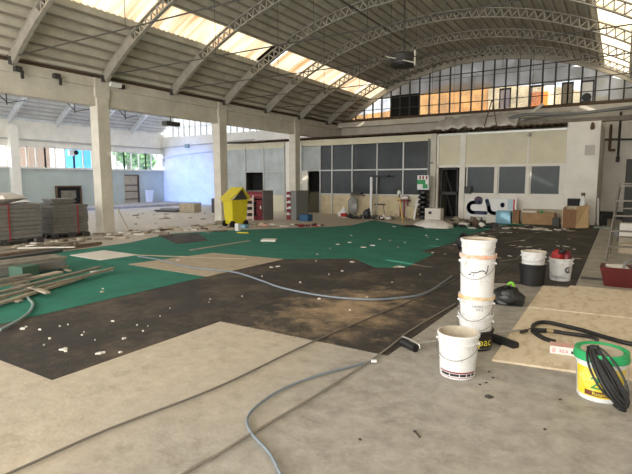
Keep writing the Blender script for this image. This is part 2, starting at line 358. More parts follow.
skysheet(XC2, -26.4, -20.6, Y0, YE, M['sky_a'], 'skylight_panel', 'long pale bluish skylight strip on the far side of the aisle roof', 'skylights of the aisle')
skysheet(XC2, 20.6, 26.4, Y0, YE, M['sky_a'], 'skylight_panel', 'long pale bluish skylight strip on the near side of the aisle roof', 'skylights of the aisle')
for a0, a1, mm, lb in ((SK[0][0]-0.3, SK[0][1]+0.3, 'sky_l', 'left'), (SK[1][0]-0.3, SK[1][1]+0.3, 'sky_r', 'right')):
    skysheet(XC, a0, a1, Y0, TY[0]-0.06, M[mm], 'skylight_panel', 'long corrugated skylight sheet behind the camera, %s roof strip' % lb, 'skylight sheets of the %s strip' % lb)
# dark hatch in the left strip where a sheet is missing
hx0, hz0 = arcp(SK[0][0], RAD+0.1); hx1, hz1 = arcp(SK[0][1], RAD+0.1)
tag(MB().add([(hx0,TY[4]+0.05,hz0),(hx1,TY[4]+0.05,hz1),(hx1,TY[4]+0.9,hz1),(hx0,TY[4]+0.9,hz0),(hx0,TY[4]+0.05,hz0+.03),(hx1,TY[4]+0.05,hz1+.03),(hx1,TY[4]+0.9,hz1+.03),(hx0,TY[4]+0.9,hz0+.03)],
    [(0,1,2,3),(4,7,6,5),(0,4,5,1),(1,5,6,2),(2,6,7,3),(3,7,4,0)]).build('roof_hatch', M['black']), 'black roof hatch interrupting the left amber skylight strip', 'hatch')

# trusses -----------------------------------------------------------
def truss(xc, y, m, label, grp, lattice=True):
    t = empty('roof_truss', (xc, y, ZS), label, 'roof truss', grp)
    ro, ri = RAD - 0.10, RAD - 0.40
    def strip(r, th, wd, a0=-AMAX, a1=AMAX, n=44):
        mb = MB(); vs = []; fs = []
        for i in range(n+1):
            a = a0 + (a1-a0)*i/n
            for rr in (r, r-th):
                x, z = arcp(a, rr, xc)
                vs += [(x,y-wd/2,z),(x,y+wd/2,z)]
        for i in range(n):
            b = 4*i; fs += [(b,b+1,b+5,b+4),(b+2,b+6,b+7,b+3),(b,b+4,b+6,b+2),(b+1,b+3,b+7,b+5)]
        e = 4*n; fs += [(0,2,3,1),(e,e+1,e+3,e+2)]
        return mb.add(vs, fs)
    strip(ro, 0.03, 0.09).build('upper_chord', m, t)
    strip(ri+0.03, 0.03, 0.11).build('lower_chord', m, t)
    web = MB(); n = 50; A = AMAX - 7
    for i in range(n):
        a0 = -A + 2*A*i/n; a1 = -A + 2*A*(i+1)/n; am = (a0+a1)/2
        p = arcp(a0, ri+0.03, xc); q = arcp(am, ro-0.03, xc); r = arcp(a1, ri+0.03, xc)
        web.bar((p[0],y,p[1]), (q[0],y,q[1]), 0.035, 0.03, (0,1,0)); web.bar((q[0],y,q[1]), (r[0],y,r[1]), 0.035, 0.03, (0,1,0))
    web.build('lattice_web', m, t)
    for s in (-1, 1):
        mb = MB(); vs = []; fs = []; n = 8
        for i in range(n+1):
            a = s*(AMAX - 8*i/n)
            for rr in (ro, ri):
                x, z = arcp(a, rr, xc); vs += [(x,y-0.03,z),(x,y+0.03,z)]
        for i in range(n):
            b = 4*i; fs += [(b,b+1,b+5,b+4),(b+2,b+6,b+7,b+3),(b,b+4,b+6,b+2),(b+1,b+3,b+7,b+5)]
        e = 4*n; fs += [(0,2,3,1),(e,e+1,e+3,e+2)]
        mb.add(vs, fs).build('foot_plate', m, t)
        x = xc + s*(HW-0.12); MB().box((x-0.06,y-0.05,ZS-0.30),(x+0.06,y+0.05,ZS-0.12)).build('foot_bracket', M['dkmetal'] if xc == XC else m, t)
    if xc == XC:
        MB().tube([(xc-HW+0.1,y,4.57),(xc,y,4.53),(xc+HW-0.1,y,4.57)], 0.014, 6).build('tie_rod', M['dkmetal'], t, smooth=True)
        for dx in (-2.8, 0, 2.8):
            zt = ZC + math.sqrt((RAD-0.42)**2 - dx*dx)
            MB().cyl((xc+dx,y,4.53),(xc+dx,y,zt), 0.007, 5).build('hanger_rod', M['dkmetal'], t)
    return t
tn = ['nearest the camera', 'with its foot by the white floodlight', 'third from the camera', 'fourth from the camera, over the second column', 'fifth from the camera', 'sixth from the camera, over the far column', 'last before the glazed gable']
for i, y in enumerate(TY[1:8]):
    truss(XC, y, M['truss'], 'arched lattice roof truss of the hall, ' + tn[i], 'arched trusses of the main hall')
for i, y in enumerate([10.9, 13.4, 15.95, 18.5, 20.9]):
    truss(XC2, y, M['truss2'], 'pale arched roof truss over the aisle, number %s from the front' % ['one','two','three','four','five'][i], 'arched trusses of the aisle')

# arcade: beam and columns -----------------------------------------
S(MB().box((-13.32,Y0,3.72),(-13.04,YE,4.24)), 'beam_lower', M['beam'], 'deep plastered beam carried by the columns', bevel=0.01)
S(MB().box((-13.34,Y0,4.24),(-13.00,YE,4.50)), 'beam_upper', M['beam'], 'projecting ledge along the top of the arcade beam', bevel=0.01)
S(MB().box((-13.30,Y0,4.50),(-13.16,YE,4.62)), 'beam_slot_shade', M['rust'], 'slot between the arcade beam and the roof, its shade painted dark')  # dark colour stands in for the shade in this recess
S(MB().box((-13.34,Y0,4.62),(-12.96,YE,4.72)), 'beam_wallplate', M['beam'], 'thin plate under the vault along the arcade')
for y, lb in ((9.0, 'nearest pale plastered column, beside the grey pallet stack'), (14.06, 'middle pale column behind the yellow bin'), (19.1, 'far pale column in front of the glazed back rooms'), (3.9, 'pale column left of the frame')):
    t = empty('column', (-13.15, y, 0), lb, 'column', kind='structure')
    MB().box((-13.34,y-0.2,0),(-12.98,y+0.2,3.95)).build('shaft', M['beam'], t, bevel=0.015)
    MB().box((-13.36,y-0.24,3.95),(-12.97,y+0.24,4.5)).build('capital', M['beam'], t, bevel=0.01)

# right wall, aisle outer wall, end walls ----------------------------
S(MB().box((XR,Y0,0),(XR+0.2,YE,4.75)), 'wall_right', M['beam'], 'plain right wall of the hall')
S(MB().box((AX0-0.2,Y0,0),(AX0,YE+0.2,2.24)), 'wall_left', M['teal'], 'pale teal painted lower wall of the left aisle')
S(MB().box((AX0-0.2,Y0,3.42),(AX0,YE+0.2,4.75)), 'wall_left_upper', M['white'], 'white upper wall above the aisle windows')
S(MB().box((AX0-0.02,Y0,2.22),(AX0+0.1,YE,2.29)), 'trim_1', M['white'], 'white sill under the aisle windows')
S(MB().box((AX0-0.02,Y0,3.72),(AX0+0.07,YE,3.80)), 'trim_2', M['alu'], 'rail along the white upper wall of the aisle')
for y, lb in ((13.45, 'white pilaster at the far left of the aisle wall'), (8.4, 'white pilaster of the aisle wall left of the frame')):
    S(MB().box((AX0-0.02,y-0.22,0),(AX0+0.3,y+0.22,4.45)), 'column', M['white'], lb, bevel=0.01)
wy = [8.7, 11.0, 13.2, 13.7, 15.2, 16.9, 18.6, 20.3, 22.0, 23.4]
k = 0
for a, b in zip(wy[:-1], wy[1:]):
    if b - a < 0.6: continue
    k += 1
    t = empty('window_%d' % k, (AX0-0.1,(a+b)/2,2.24), 'glazed window of the aisle wall, number %d from the front' % k, 'window', kind='structure')
    fr = MB()
    for y in (a, (2*a+b)/3, (a+2*b)/3, b): fr.box((AX0-0.13,y-0.03,2.26),(AX0-0.05,y+0.03,3.44))
    fr.box((AX0-0.13,a,2.26),(AX0-0.05,b,2.32)); fr.box((AX0-0.13,a,3.38),(AX0-0.05,b,3.44))
    fr.build('window_frame', M['white'], t)
    MB().box((AX0-0.10,a,2.3),(AX0-0.094,b,3.4)).build('window_pane', M['winglass'], t)
# outside the aisle windows
tag(MB().box((-33,19.6,0),(-31,20.45,5.0)).build('shipping_container', M['cyan'], bevel=0.03), 'bright blue container outside behind the aisle windows', 'container')
def tree(loc, r, h, lb, seed):
    t = empty('tree', loc, lb, 'tree', 'trees outside the aisle')
    MB().cyl(loc, Vector(loc)+V(0,0,h), 0.15, 8).build('trunk', M['wood'], t)
    rg = random.Random(seed); mb = MB()
    for k in range(260):
        d = Vector((rg.gauss(0,1),rg.gauss(0,1),rg.gauss(0,1))).normalized() * r * rg.uniform(0.5,1)
        mb.obox(Vector(loc)+V(0,0,h)+d, (0.38,0.26,0.01), rg.uniform(0,6), rg.uniform(-1,1), rg.uniform(-1,1))
    mb.build('crown', M['leaf'], t)
tree((-34.5,26.0,0), 1.15, 3.6, 'green leafy tree outside, right of the blue container', 1)
tree((-36,28.8,0), 0.9, 3.3, 'green leafy tree outside, farthest right behind the aisle windows', 2)
tag(MB().box((-43,20.9,0),(-40,22.6,5.0)).build('brown_house', M['brick']), 'brown house outside behind the left aisle windows', 'building')
tag(MB().box((-50,25.5,0),(-46,30,4.6)).build('white_house', M['white']), 'pale house outside next to the brown one', 'building')

# end gable of the main hall ---------------------------------------
S(MB().box((-13.3,YE,0),(XR,YE+0.2,4.72)), 'wall_back', M['beam'], 'plastered end wall of the hall under the glazed gable')
AX = [(-AMAX + 2*AMAX*i/48) for i in range(49)]
rim = MB(); vs = []; fs = []
for a in AX:
    x, z = arcp(a, RAD); x2, z2 = arcp(a, RAD-0.27); 
    for (xx, zz) in ((x,z),(x2,max(z2,4.5))): vs += [(xx,YE-0.05,zz),(xx,YE+0.15,zz)]
for i in range(48):
    b = 4*i; fs += [(b,b+4,b+6,b+2),(b+2,b+6,b+7,b+3),(b+1,b+3,b+7,b+5),(b,b+1,b+5,b+4)]
S(rim.add(vs, fs), 'trim_3', M['ceil'], 'curved plaster rim around the glazed gable')
S(MB().box((-13,YE-0.14,4.62),(XR,YE-0.02,4.76)), 'trim_4', M['rust'], 'rusty sill under the glazed gable')
gw = empty('gable_window', (XC, YE, 4.76), 'arched industrial window of frosted panes filling the end gable', 'window', kind='structure')
def ztop(x): return ZC + math.sqrt(max(0.01, (RAD-0.29)**2 - (x-XC)**2))
fr = MB(); xs = [-12.2 + 0.502*i for i in range(27)]
for x in xs:
    if ztop(x) > 4.9: fr.box((x-0.03,YE+0.0,4.72),(x+0.03,YE+0.08,ztop(x)+0.03))
for z in (5.22, 5.74, 6.34):
    dx = math.sqrt(max(0,(RAD-0.29)**2 - (z-ZC)**2)); fr.box((XC-dx,YE+0.03,z-0.007),(XC+dx,YE+0.07,z+0.007))
fr.build('window_frame', M['dkmetal'], gw)
def pane(x0, x1, z0, z1, m, name='window_pane', lb=None):
    za, zb = min(z1, ztop(x0)+0.02), min(z1, ztop(x1)+0.02)
    if max(za, zb) < z0 + 0.03: return
    za = max(za, z0+0.01); zb = max(zb, z0+0.01)
    MB().add([(x0,YE+0.045,z0),(x1,YE+0.045,z0),(x1,YE+0.045,zb),(x0,YE+0.045,za),(x0,YE+0.055,z0),(x1,YE+0.055,z0),(x1,YE+0.055,zb),(x0,YE+0.055,za)],
             [(0,1,2,3),(4,7,6,5),(0,4,5,1),(1,5,6,2),(2,6,7,3),(3,7,4,0)]).build(name, m, gw, label=lb)
for i in range(26):
    x0, x1 = xs[i], xs[i+1]
    xm = (x0+x1)/2; px = 0
    if -10.2 < xm < -8.75:
        if i % 1 == 0: pane(x0, x1, 4.76, 5.85, M['black'], 'blocked_pane', 'blacked-out opening of the gable window')
        pane(x0, x1, 5.85, 8, M['paned']); continue
    mlow = M['pane']
    if xm > -1.9: mlow = M['paned']
    hole = None
    if abs(xm + 2.9) < 0.26 or abs(xm+3.9) < 0.01: hole = 'open'
    pane(x0, x1, 4.76, 5.74, mlow) if not hole else pane(x0, x1, 5.62, 5.74, M['paned'])
    pane(x0, x1, 5.74, 6.34, mlow if xm < -6 and False else M['paned']); pane(x0, x1, 6.34, 8, M['paned'])
for x0, x1, mm, lb in ((-1.70,-1.20,'white_lit','white blanked pane of the gable window'), (-4.92,-4.42,'panev','violet pane of the gable window'), (-2.4,-1.95,'lwood','brown boarded pane of the gable window')):
    f2 = MB().box((x0,YE-0.02,5.60),(x1,YE+0.02,5.68)).box((x0,YE-0.02,4.8),(x0+0.05,YE+0.02,5.68)).box((x1-0.05,YE-0.02,4.8),(x1,YE+0.02,5.68)).build('casement_frame', M['dkmetal'], gw)
    MB().box((x0+0.05,YE+0.0,4.8),(x1-0.05,YE+0.01,5.60)).build('casement_pane', M[mm], f2, label=lb)
x0 = -3.36
MB().box((x0-0.26,YE-0.02,5.60),(x0+0.26,YE+0.02,5.68)).box((x0-0.26,YE-0.02,4.8),(x0-0.21,YE+0.02,5.68)).box((x0+0.21,YE-0.02,4.8),(x0+0.26,YE+0.02,5.68)).build('casement_frame', M['dkmetal'], gw)
t = empty('extractor_fan', (-1.45,YE-0.1,4.8), 'small black round extractor fan at the foot of the white gable pane', 'fan')
MB().cyl((-1.45,YE-0.12,4.98),(-1.45,YE-0.03,4.98),0.17,20).build('fan_housing', M['blackp'], t, smooth=True)
MB().box((-1.63,YE-0.14,4.76),(-1.27,YE-0.02,4.84)).build('bracket', M['dkmetal'], t)
# sunlit houses beyond the gable
hb = empty('orange_house', (-9,27.5,0), 'sunlit orange house seen through the gable window', 'building')
MB().prismy([(-17,0),(-6.35,0),(-6.35,6.75),(-8.6,6.9),(-10.0,6.6),(-10.8,6.2),(-12.2,5.7),(-17,5.5)],27.5,30).build('wall', M['orange'], hb)
hb2 = empty('cream_house', (-1,27.6,0), 'sunlit cream house beside the orange one, seen through the gable window', 'building')
MB().prismy([(-6.3,0),(6,0),(6,5.2),(-0.6,5.4),(-1.6,5.75),(-2.6,6.1),(-4,6.35),(-6.3,6.5)],27.3,29.6).build('wall', M['creamf'], hb2)
MB().box((-4.2,27.2,3),(-3.4,27.3,6.0)).build('wall_panel', M['redf'], hb2, label='deep orange strip of wall')

# aisle end wall -----------------------------------------------------
S(MB().box((AX0,YE,0),(-13.3,YE+0.2,4.55)), 'wall_back_aisle', M['white'], 'white end wall of the aisle tinted blue by the added spot')
gw2 = empty('gable_window', (XC2, YE, 4.6), 'arched window of milky panes in the aisle gable', 'window', kind='structure')
fr = MB(); 
def ztop2(x): return ZC + math.sqrt(max(0.01, (RAD-0.2)**2 - (x-XC2)**2))
for i in range(24):
    x = -26.2 + 0.52*i
    if ztop2(x) > 4.7: fr.box((x-0.025,YE-0.02,4.55),(x+0.025,YE+0.06,ztop2(x)+0.03))
for z in (5.15,): fr.box((-26,YE-0.02,z-0.02),(-14.5,YE+0.06,z+0.02))
fr.build('window_frame', M['truss2'], gw2)
pts = [(XC2+ (RAD-0.1)*math.sin(math.radians(a)), ZC+(RAD-0.1)*math.cos(math.radians(a))) for a in [(-36+72*i/30) for i in range(31)]]
MB().prismy([(pts[0][0],4.55)]+pts+[(pts[-1][0],4.55)], YE+0.07, YE+0.09).build('window_pane', glass('milky_aisle_pane',(0.75,0.74,0.68),0.45,0.4,0.1), gw2)
S(MB().box((AX0,9.5,0),(AX0+3.6,YE,0.13)), 'floor_step', M['slab'], 'low pale platform along the aisle wall', bevel=0.01)

# ================================================================== BACK ROOMS (front plane y = 20)
YB = 20.0
def bx(name, x0, x1, z0, z1, m, lb, y0=YB, y1=YB+0.08, bevel=0): return S(MB().box((x0,y0,z0),(x1,y1,z1)), name, m, lb, bevel=bevel)
bx('floor_rooms', -18.6, -6.5, 0.0, 0.004, M['beige'], 'floor inside the back rooms', YB+0.1, YE)  # plain beige floor of the rooms
# ceiling and dividing walls inside so the openings read dark
bx('wall_room_side', -18.7, -18.58, 0, 3.45, M['milk'], 'left side wall of the back rooms', YB, YE)
bx('wall_room_divider', -14.35, -13.4, 0, 3.5, M['white'], 'white wall between the two back rooms')
bx('wall_room_divider', -6.82, -6.72, 0, 3.45, M['beam'], 'inner wall behind the brown post', YB, YE)
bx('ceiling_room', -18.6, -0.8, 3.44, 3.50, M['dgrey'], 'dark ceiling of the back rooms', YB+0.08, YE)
# A: left partition
def frame_lines(name, lb, xs_, z0, z1, hz, m, w=0.05):
    mb = MB()
    for x in xs_: mb.box((x-w/2,YB-0.05,z0),(x+w/2,YB+0.05,z1))
    for (x0, x1, z) in hz: mb.box((x0,YB-0.045,z-w/2),(x1,YB+0.045,z+w/2))
    return S(mb, name, m, lb)
bx('wall_panel', -18.58, -14.38, 3.2, 3.5, M['cream'], 'cream strip over the left glazed partition', YB-0.02, YB+0.06)
t = empty('window_21', (-16.5,YB,0.86), 'milky glazed partition of the left back room', 'window', kind='structure')
for a, b, z0, z1 in ((-18.55,-16.95,2.04,3.2),(-16.92,-15.75,2.04,3.2),(-15.70,-14.42,2.04,3.2),(-18.55,-16.95,0.86,2.0),(-15.70,-14.42,0.86,2.0)):
    MB().box((a,YB,z0),(b,YB+0.03,z1)).build('partition_pane', M['milk'], t)
frame_lines('trim_5', 'pale frame of the left glazed partition', (-18.55,-16.93,-15.72,-14.40), 0, 3.3, ((-18.5,-14.4,2.03),(-18.5,-16.93,0.86),(-15.7,-14.4,0.86)), M['alu'], 0.06)
bx('wall_panel', -18.55, -16.95, 0, 0.84, M['yellowish'], 'cream lower panel left of the black doorway')
bx('wall_panel', -15.70, -14.42, 0, 0.84, M['cream'], 'cream lower panel right of the black doorway')
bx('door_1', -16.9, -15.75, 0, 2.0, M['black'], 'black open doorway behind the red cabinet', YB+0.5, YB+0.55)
# B: middle partition
bx('wall_panel', -13.4, -6.80, 3.22, 3.5, M['cream'], 'stained cream strip over the grey glazing', YB-0.02, YB+0.06)
t = empty('window_22', (-10,YB,1), 'grey glazed partition of the middle back room', 'window', kind='structure')
XB = [-12.28,-11.62,-10.55,-9.30,-8.06,-6.85]
MB().box((-13.35,YB,2.06),(-12.30,YB+0.03,3.2)).build('partition_pane', M['milk'], t)
for a, b in zip(XB[:-1], XB[1:]):
    MB().box((a+0.03,YB,2.07),(b-0.03,YB+0.03,3.2)).build('partition_pane', M['greyglass'], t)
    MB().box((a+0.03,YB,0.95),(b-0.03,YB+0.03,2.03)).build('partition_pane', M['greyglass'], t)
frame_lines('trim_6', 'thin pale frame of the grey glazed partition', [-13.36]+XB, 0, 3.25, ((-13.3,-12.3,2.05),(-12.3,-6.85,2.05),(-12.3,-6.85,0.94)), M['alu'], 0.055)
for a, b, mm, lb in ((-12.25,-11.65,'yellowish','narrow stained cream lower panel beside the dark doorway'),(-11.6,-10.57,'yellowish','stained cream lower panel behind the red and white canister'),(-10.53,-9.32,'yellowish','stained cream lower panel behind the grey sack'),(-9.28,-8.08,'yellowish','stained cream lower panel under the dark shelf'),(-8.04,-6.87,'cream','cream lower panel behind the yellow pole')):
    bx('wall_panel', a, b, 0, 0.92, M[mm], lb)
t = empty('door_2', (-12.75,YB+0.3,0), 'dark open doorway left of the grey glazing', 'door', kind='structure')
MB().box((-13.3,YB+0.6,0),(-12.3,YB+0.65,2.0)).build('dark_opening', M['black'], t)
MB().box((-13.1,YB+0.25,0.02),(-12.35,YB+0.3,1.0)).build('door_leaf', mat('olive_door', (0.10,0.085,0.045), 0.6), t)
MB().box((-13.1,YB+0.22,1.0),(-12.35,YB+0.32,1.04)).build('door_rail', M['dkmetal'], t)
bx('wall_post', -6.82, -6.60, 0, 3.5, M['beam'], 'brownish post between the grey glazing and the cream room', YB-0.1, YB+0.15)
tag(MB().cyl((-6.9,YB-0.13,0),(-6.9,YB-0.13,3.3),0.04,10).cyl((-6.9,YB-0.13,2.3),(-6.72,YB-0.13,2.3),0.03,8).build('drainpipe', M['grey'], smooth=True), 'grey vertical pipe on the post right of the grey glazing', 'pipe')
# C: cream room with door and three windows
bx('wall_c_upper', -6.55, -1.75, 2.16, 3.48, M['cream'], 'cream upper wall above the door and three windows')
bx('wall_c_lower', -5.43, -1.75, 0, 1.03, M['white'], 'white lower wall under the three windows')
bx('wall_c_pier', -1.95, -1.75, 1.06, 2.16, M['white'], 'white pier right of the three windows')
S(MB().box((-5.62,YB-0.06,0),(-5.40,YB+0.08,3.44)), 'trim_7', M['white'], 'white post between the dark door and the windows', bevel=0.01)
S(MB().box((-6.58,YB-0.05,0),(-6.50,YB+0.08,3.44)), 'trim_8', M['white'], 'white jamb left of the dark door')
S(MB().box((-6.55,YB-0.05,2.10),(-1.8,YB+0.02,2.2)), 'trim_9', M['white'], 'white lintel rail above the door and windows')
S(MB().box((-3.10,YB-0.03,2.2),(-3.04,YB+0.0,3.44)), 'trim_10', M['white'], 'thin white joint strip on the cream upper wall')
S(MB().box((-5.4,YB-0.05,0.99),(-1.8,YB+0.02,1.05)), 'trim_11', M['white'], 'white sill under the three windows')
S(MB().box((-6.55,YB-0.04,3.40),(-1.75,YB+0.02,3.46)), 'trim_12', M['alu'], 'rail along the top of the cream wall')
for i, (a, b, lb) in enumerate(((-5.34,-4.22,'left dark window of the cream room'),(-4.12,-3.08,'middle dark window of the cream room'),(-2.96,-1.92,'right dark window of the cream room'))):
    t = empty('window_%d' % (31+i), ((a+b)/2,YB,1.08), lb, 'window', kind='structure')
    MB().box((a,YB-0.04,1.04),(a+0.04,YB+0.05,2.14)).box((b-0.04,YB-0.04,1.04),(b,YB+0.05,2.14)).box((a,YB-0.04,1.04),(b,YB+0.05,1.07)).box((a,YB-0.04,2.11),(b,YB+0.05,2.14)).build('window_frame', M['white'], t)
    MB().box((a+0.04,YB+0.01,1.07),(b-0.04,YB+0.02,2.11)).build('window_pane', M['blueglass'], t)
for x in (-4.2, -3.04): S(MB().box((x-0.06,YB-0.02,1.02),(x+0.06,YB+0.04,2.16)), 'trim_13', M['white'], 'white mullion between two windows at %s' % ('left' if x < -4 else 'right'))
t = empty('door_3', (-6,YB,0), 'dark glazed metal door of the cream room standing ajar', 'door', kind='structure')
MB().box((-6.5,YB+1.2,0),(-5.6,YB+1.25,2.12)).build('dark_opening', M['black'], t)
lf = MB()
for a, b, z0, z1 in ((-6.48,-6.42,0,2.08),(-5.80,-5.74,0,2.08),(-6.48,-5.74,2.02,2.08),(-6.48,-5.74,0.98,1.10),(-6.48,-5.74,0,0.08)): lf.box((a,YB+0.2,z0),(b,YB+0.24,z1))
lf.bar((-6.3,YB+0.25,2.0),(-6.0,YB+0.25,1.1),0.03,0.02,(0,1,0)); lf.bar((-6.2,YB+0.25,1.0),(-5.95,YB+0.25,0.1),0.03,0.02,(0,1,0))
lf.build('door_leaf', M['dgrey'], t)
# D: white block
bx('wall_white_block', -1.76, -0.72, 0, 3.62, M['white'], 'tall white block at the right of the back rooms', YB-0.35, YE, bevel=0.02)
tag(MB().box((-1.17,YB-0.38,2.45),(-0.87,YB-0.352,2.80)).build('vent_grille', mat('pale_grille',(0.55,0.52,0.48),0.7), bevel=0.01), 'small square grille high on the white block', 'grille')
tag(MB().lathe([(0.05,0),(0.07,0.06),(0.05,0.2),(0.03,0.24)],(-0.98,YB-0.44,3.32),10).build('wall_lamp', M['rust'], smooth=True), 'small rusty lamp at the top of the white block', 'lamp')
tag(MB().lathe([(0.03,0),(0.09,0.05),(0.09,0.09),(0.03,0.16)],(-3.07,YB-0.1,3.2),12).build('wall_lamp', M['beam'], smooth=True), 'small round pale lamp over the middle window', 'lamp')
tag(MB().box((-5.36,YB-0.20,1.05),(-5.10,YB-0.06,1.34)).build('switch_box', M['dgrey'], bevel=0.01), 'dark grey switch box left under the first window', 'box')
tag(MB().box((-13.28,YB-0.12,1.0),(-12.95,YB-0.02,2.02)).build('meter_cabinet', M['white'], bevel=0.01), 'white meter cabinet beside the dark doorway', 'cabinet')
# low roofs over the rooms
def corr_roof(name, x0, x1, y0, z0, y1, z1, m, lb, pit=0.2, amp=0.03, th=0.012, rag=0):
    mb = MB(); n = int((x1-x0)/pit*6); vs = []; fs = []; rg = random.Random(3)
    for i in range(n+1):
        x = x0 + (x1-x0)*i/n; d = amp*math.sin(2*math.pi*x/pit); e = rag*rg.uniform(-1,1)
        for k in (0, 1):
            yy, zz = (y0 + e, z0) if k == 0 else (y1, z1)
            vs += [(x,yy,zz+d),(x,yy,zz+d+th)]
    for i in range(n):
        b = 4*i; fs += [(b,b+4,b+6,b+2),(b+1,b+3,b+7,b+5),(b,b+1,b+5,b+4),(b+2,b+6,b+7,b+3)]
    return tag(mb.add(vs, fs).build(name, m, smooth=True), lb, 'roof')
corr_roof('canopy_roof', -18.6, -14.1, YB-0.35, 3.56, YE-0.05, 3.8, M['rust'], 'rusty edged corrugated roof over the left back room')
corr_roof('canopy_roof', -13.6, -6.7, YB-0.35, 3.56, YE-0.05, 3.85, M['rust'], 'rusty edged corrugated roof over the grey glazed room')
corr_roof('canopy_roof', -6.75, -1.78, YB-0.45, 3.56, YE-0.05, 3.9, M['rust'], 'ragged rusty corrugated roof over the cream room', amp=0.045, rag=0.08)
# draped sheeting and girders above the cream room
mb = MB(); vs = []; fs = []; n = 40; rg = random.Random(5)
for i in range(n+1):
    x = -6.6 + 3.1*i/n
    for k in range(7):
        f = k/6; y = YB-0.3 + 1.5*f; z = 3.64 + 0.62*math.sin(f*1.5) + 0.05*math.sin(i*0.9+k) + rg.uniform(-.02,.02) - 0.03*math.sin(i*0.35)
        vs.append((x,y,z))
for i in range(n):
    for k in range(6):
        b = i*7+k; fs.append((b,b+7,b+8,b+1))
o = mb.add(vs, fs).build('plastic_sheet', M['sheet'], smooth=True); md = o.modifiers.new('thick','SOLIDIFY'); md.thickness = 0.01
tag(o, 'crumpled pale sheeting draped over the roof of the cream room', 'sheeting')
S(MB().box((-13.0,YE-0.5,4.35),(XR,YE-0.3,4.60)), 'beam_gable', M['beam'], 'plastered girder under the gable window', bevel=0.01)
S(MB().box((-7.0,YB+1.3,3.9),(-6.7,YE-0.3,4.35)), 'beam_strut', M['beam'], 'short concrete strut above the brown post')
tag(MB().tube([(-3.9,YB+0.2,3.95),(-3.2,YB+0.2,4.05),(-1.5,YB+0.2,3.98),(0.5,YB+0.2,4.1),(1.5,YB+0.2,4.12)],0.06,10).build('roof_pipe', M['grey'], smooth=True), 'long grey pipe above the white block roof', 'pipe')
tag(MB().box((-3.4,YB-0.1,3.62),(XR,YB+0.15,3.78)).build('roof_girder', M['wood'], bevel=0.01), 'dusty brown girder across the top of the white block', 'girder')
tag(MB().bar((-3.7,YB+0.5,3.7),(-2.7,YB+0.5,4.45),0.1,0.08,(0,1,0)).build('roof_brace', M['beam']), 'slanting pale brace over the middle window', 'brace')
tag(MB().bar((-4.60,YB-0.52,3.62),(-4.35,YB-0.52,4.6),0.035,0.035).bar((-4.15,YB-0.52,3.62),(-4.33,YB-0.52,4.6),0.035,0.035).bar((-4.50,YB-0.52,4.0),(-4.22,YB-0.52,4.0),0.03,0.03).build('iron_bracket', M['rust']), 'rusty A-shaped iron bracket on the sheeting', 'bracket')
tag(MB().obox((-2.6,YB+0.3,4.02),(1.7,0.2,0.12),0,0,-0.03).build('roof_plank', M['lwood']), 'pale plank lying above the right window', 'plank')
# right recess pipes
tag(MB().cyl((-0.5,YE-0.34,2.75),(-0.5,YE-0.34,3.8),0.05,8).cyl((-0.5,YE-0.34,2.78),(-0.3,YE-0.34,2.78),0.05,8).build('recess_pipe', M['rust'], smooth=True), 'short rusty pipe on the recess wall beside the white block', 'pipe')
tag(MB().cyl((-0.2,YE-0.085,2.35),(-0.2,YE-0.085,4.3),0.045,8).obox((-0.2,YE-0.1,2.42),(0.14,0.1,0.22)).build('recess_pipe', M['dkmetal'], smooth=True), 'dark downpipe on the recess wall right of the white block', 'pipe')
tag(MB().cyl((-0.70,YE-0.21,3.22),(XR,YE-0.21,3.15),0.04,8).build('recess_pipe', M['dkmetal'], smooth=True), 'dark horizontal pipe crossing the recess wall', 'pipe')
S(MB().box((-0.7,YE-0.06,0),(XR,YE,0.3)), 'baseboard_recess', M['dgrey'], 'dark base of the recess wall')
S(MB().box((-0.7,YE-0.03,0.3),(XR,YE,4.0)), 'wall_recess', M['white'], 'white wall of the recess right of the white block')
tag(MB().box((0.10,21.4,0),(0.95,21.9,2.35)).build('tall_locker', M['dkmetal'], bevel=0.02), 'dark tall locker at the right edge of the recess', 'locker')
# aisle pipe
tag(MB().tube([(-27.1,YE-0.15,2.55),(-27.1,YE-0.15,3.1),(-26.6,YE-0.15,3.2),(-24,YE-0.15,3.38),(-19,YE-0.15,3.55)],0.05,8).build('wall_pipe', M['truss2'], smooth=True), 'white pipe running across the aisle end wall', 'pipe')
tag(MB().tube([(-27.05,YE-0.1,2.9),(-27.05,YE-0.1,3.78),(-26.3,YE-0.1,3.86),(-19,YE-0.1,4.05)],0.04,8).build('wall_pipe', M['alu'], smooth=True), 'thinner grey pipe above the white one on the aisle end wall', 'pipe')
tag(MB().box((-24.9,YE-0.2,3.75),(-24.6,YE-0.05,4.0)).build('junction_box', mat('green_grey_box',(0.28,0.38,0.34),0.6)), 'small green-grey box on the aisle end wall', 'box')

# round hanging basket heater -----------------------------------------
rc = PX(403, 60, -5.9)
t = empty('hanging_heater', (rc.x, rc.y, rc.z), 'round black heater drum hanging on rods from the vault', 'heater')
c = rc
MB().lathe([(0.30,-0.13),(0.40,-0.15),(0.42,-0.02),(0.42,0.12),(0.34,0.17)], c, 28).build('drum', M['dkmetal'], t, smooth=True)
MB().lathe([(0.34,0.0),(0.345,0.0),(0.345,0.05),(0.34,0.05)], c+V(0,0,-0.20), 28).build('grille_ring', M['blackp'], t)
for a in (0.3, 1.9, 3.5, 5.1): MB().cyl(c+V(0.38*math.cos(a),0.38*math.sin(a),0.1), (c.x+0.38*math.cos(a),c.y+0.38*math.sin(a),7.2), 0.008, 5).build('hanger_rod', M['dkmetal'], t)
MB().bar(c+V(-0.35,-0.45,0.05), c+V(0.5,-0.3,-0.2), 0.03, 0.03).build('brace', M['beam'], t)
MB().bar(c+V(0.5,-0.3,-0.28), c+V(0.5,-0.3,0.15), 0.05, 0.05).build('bracket', M['beam'], t)
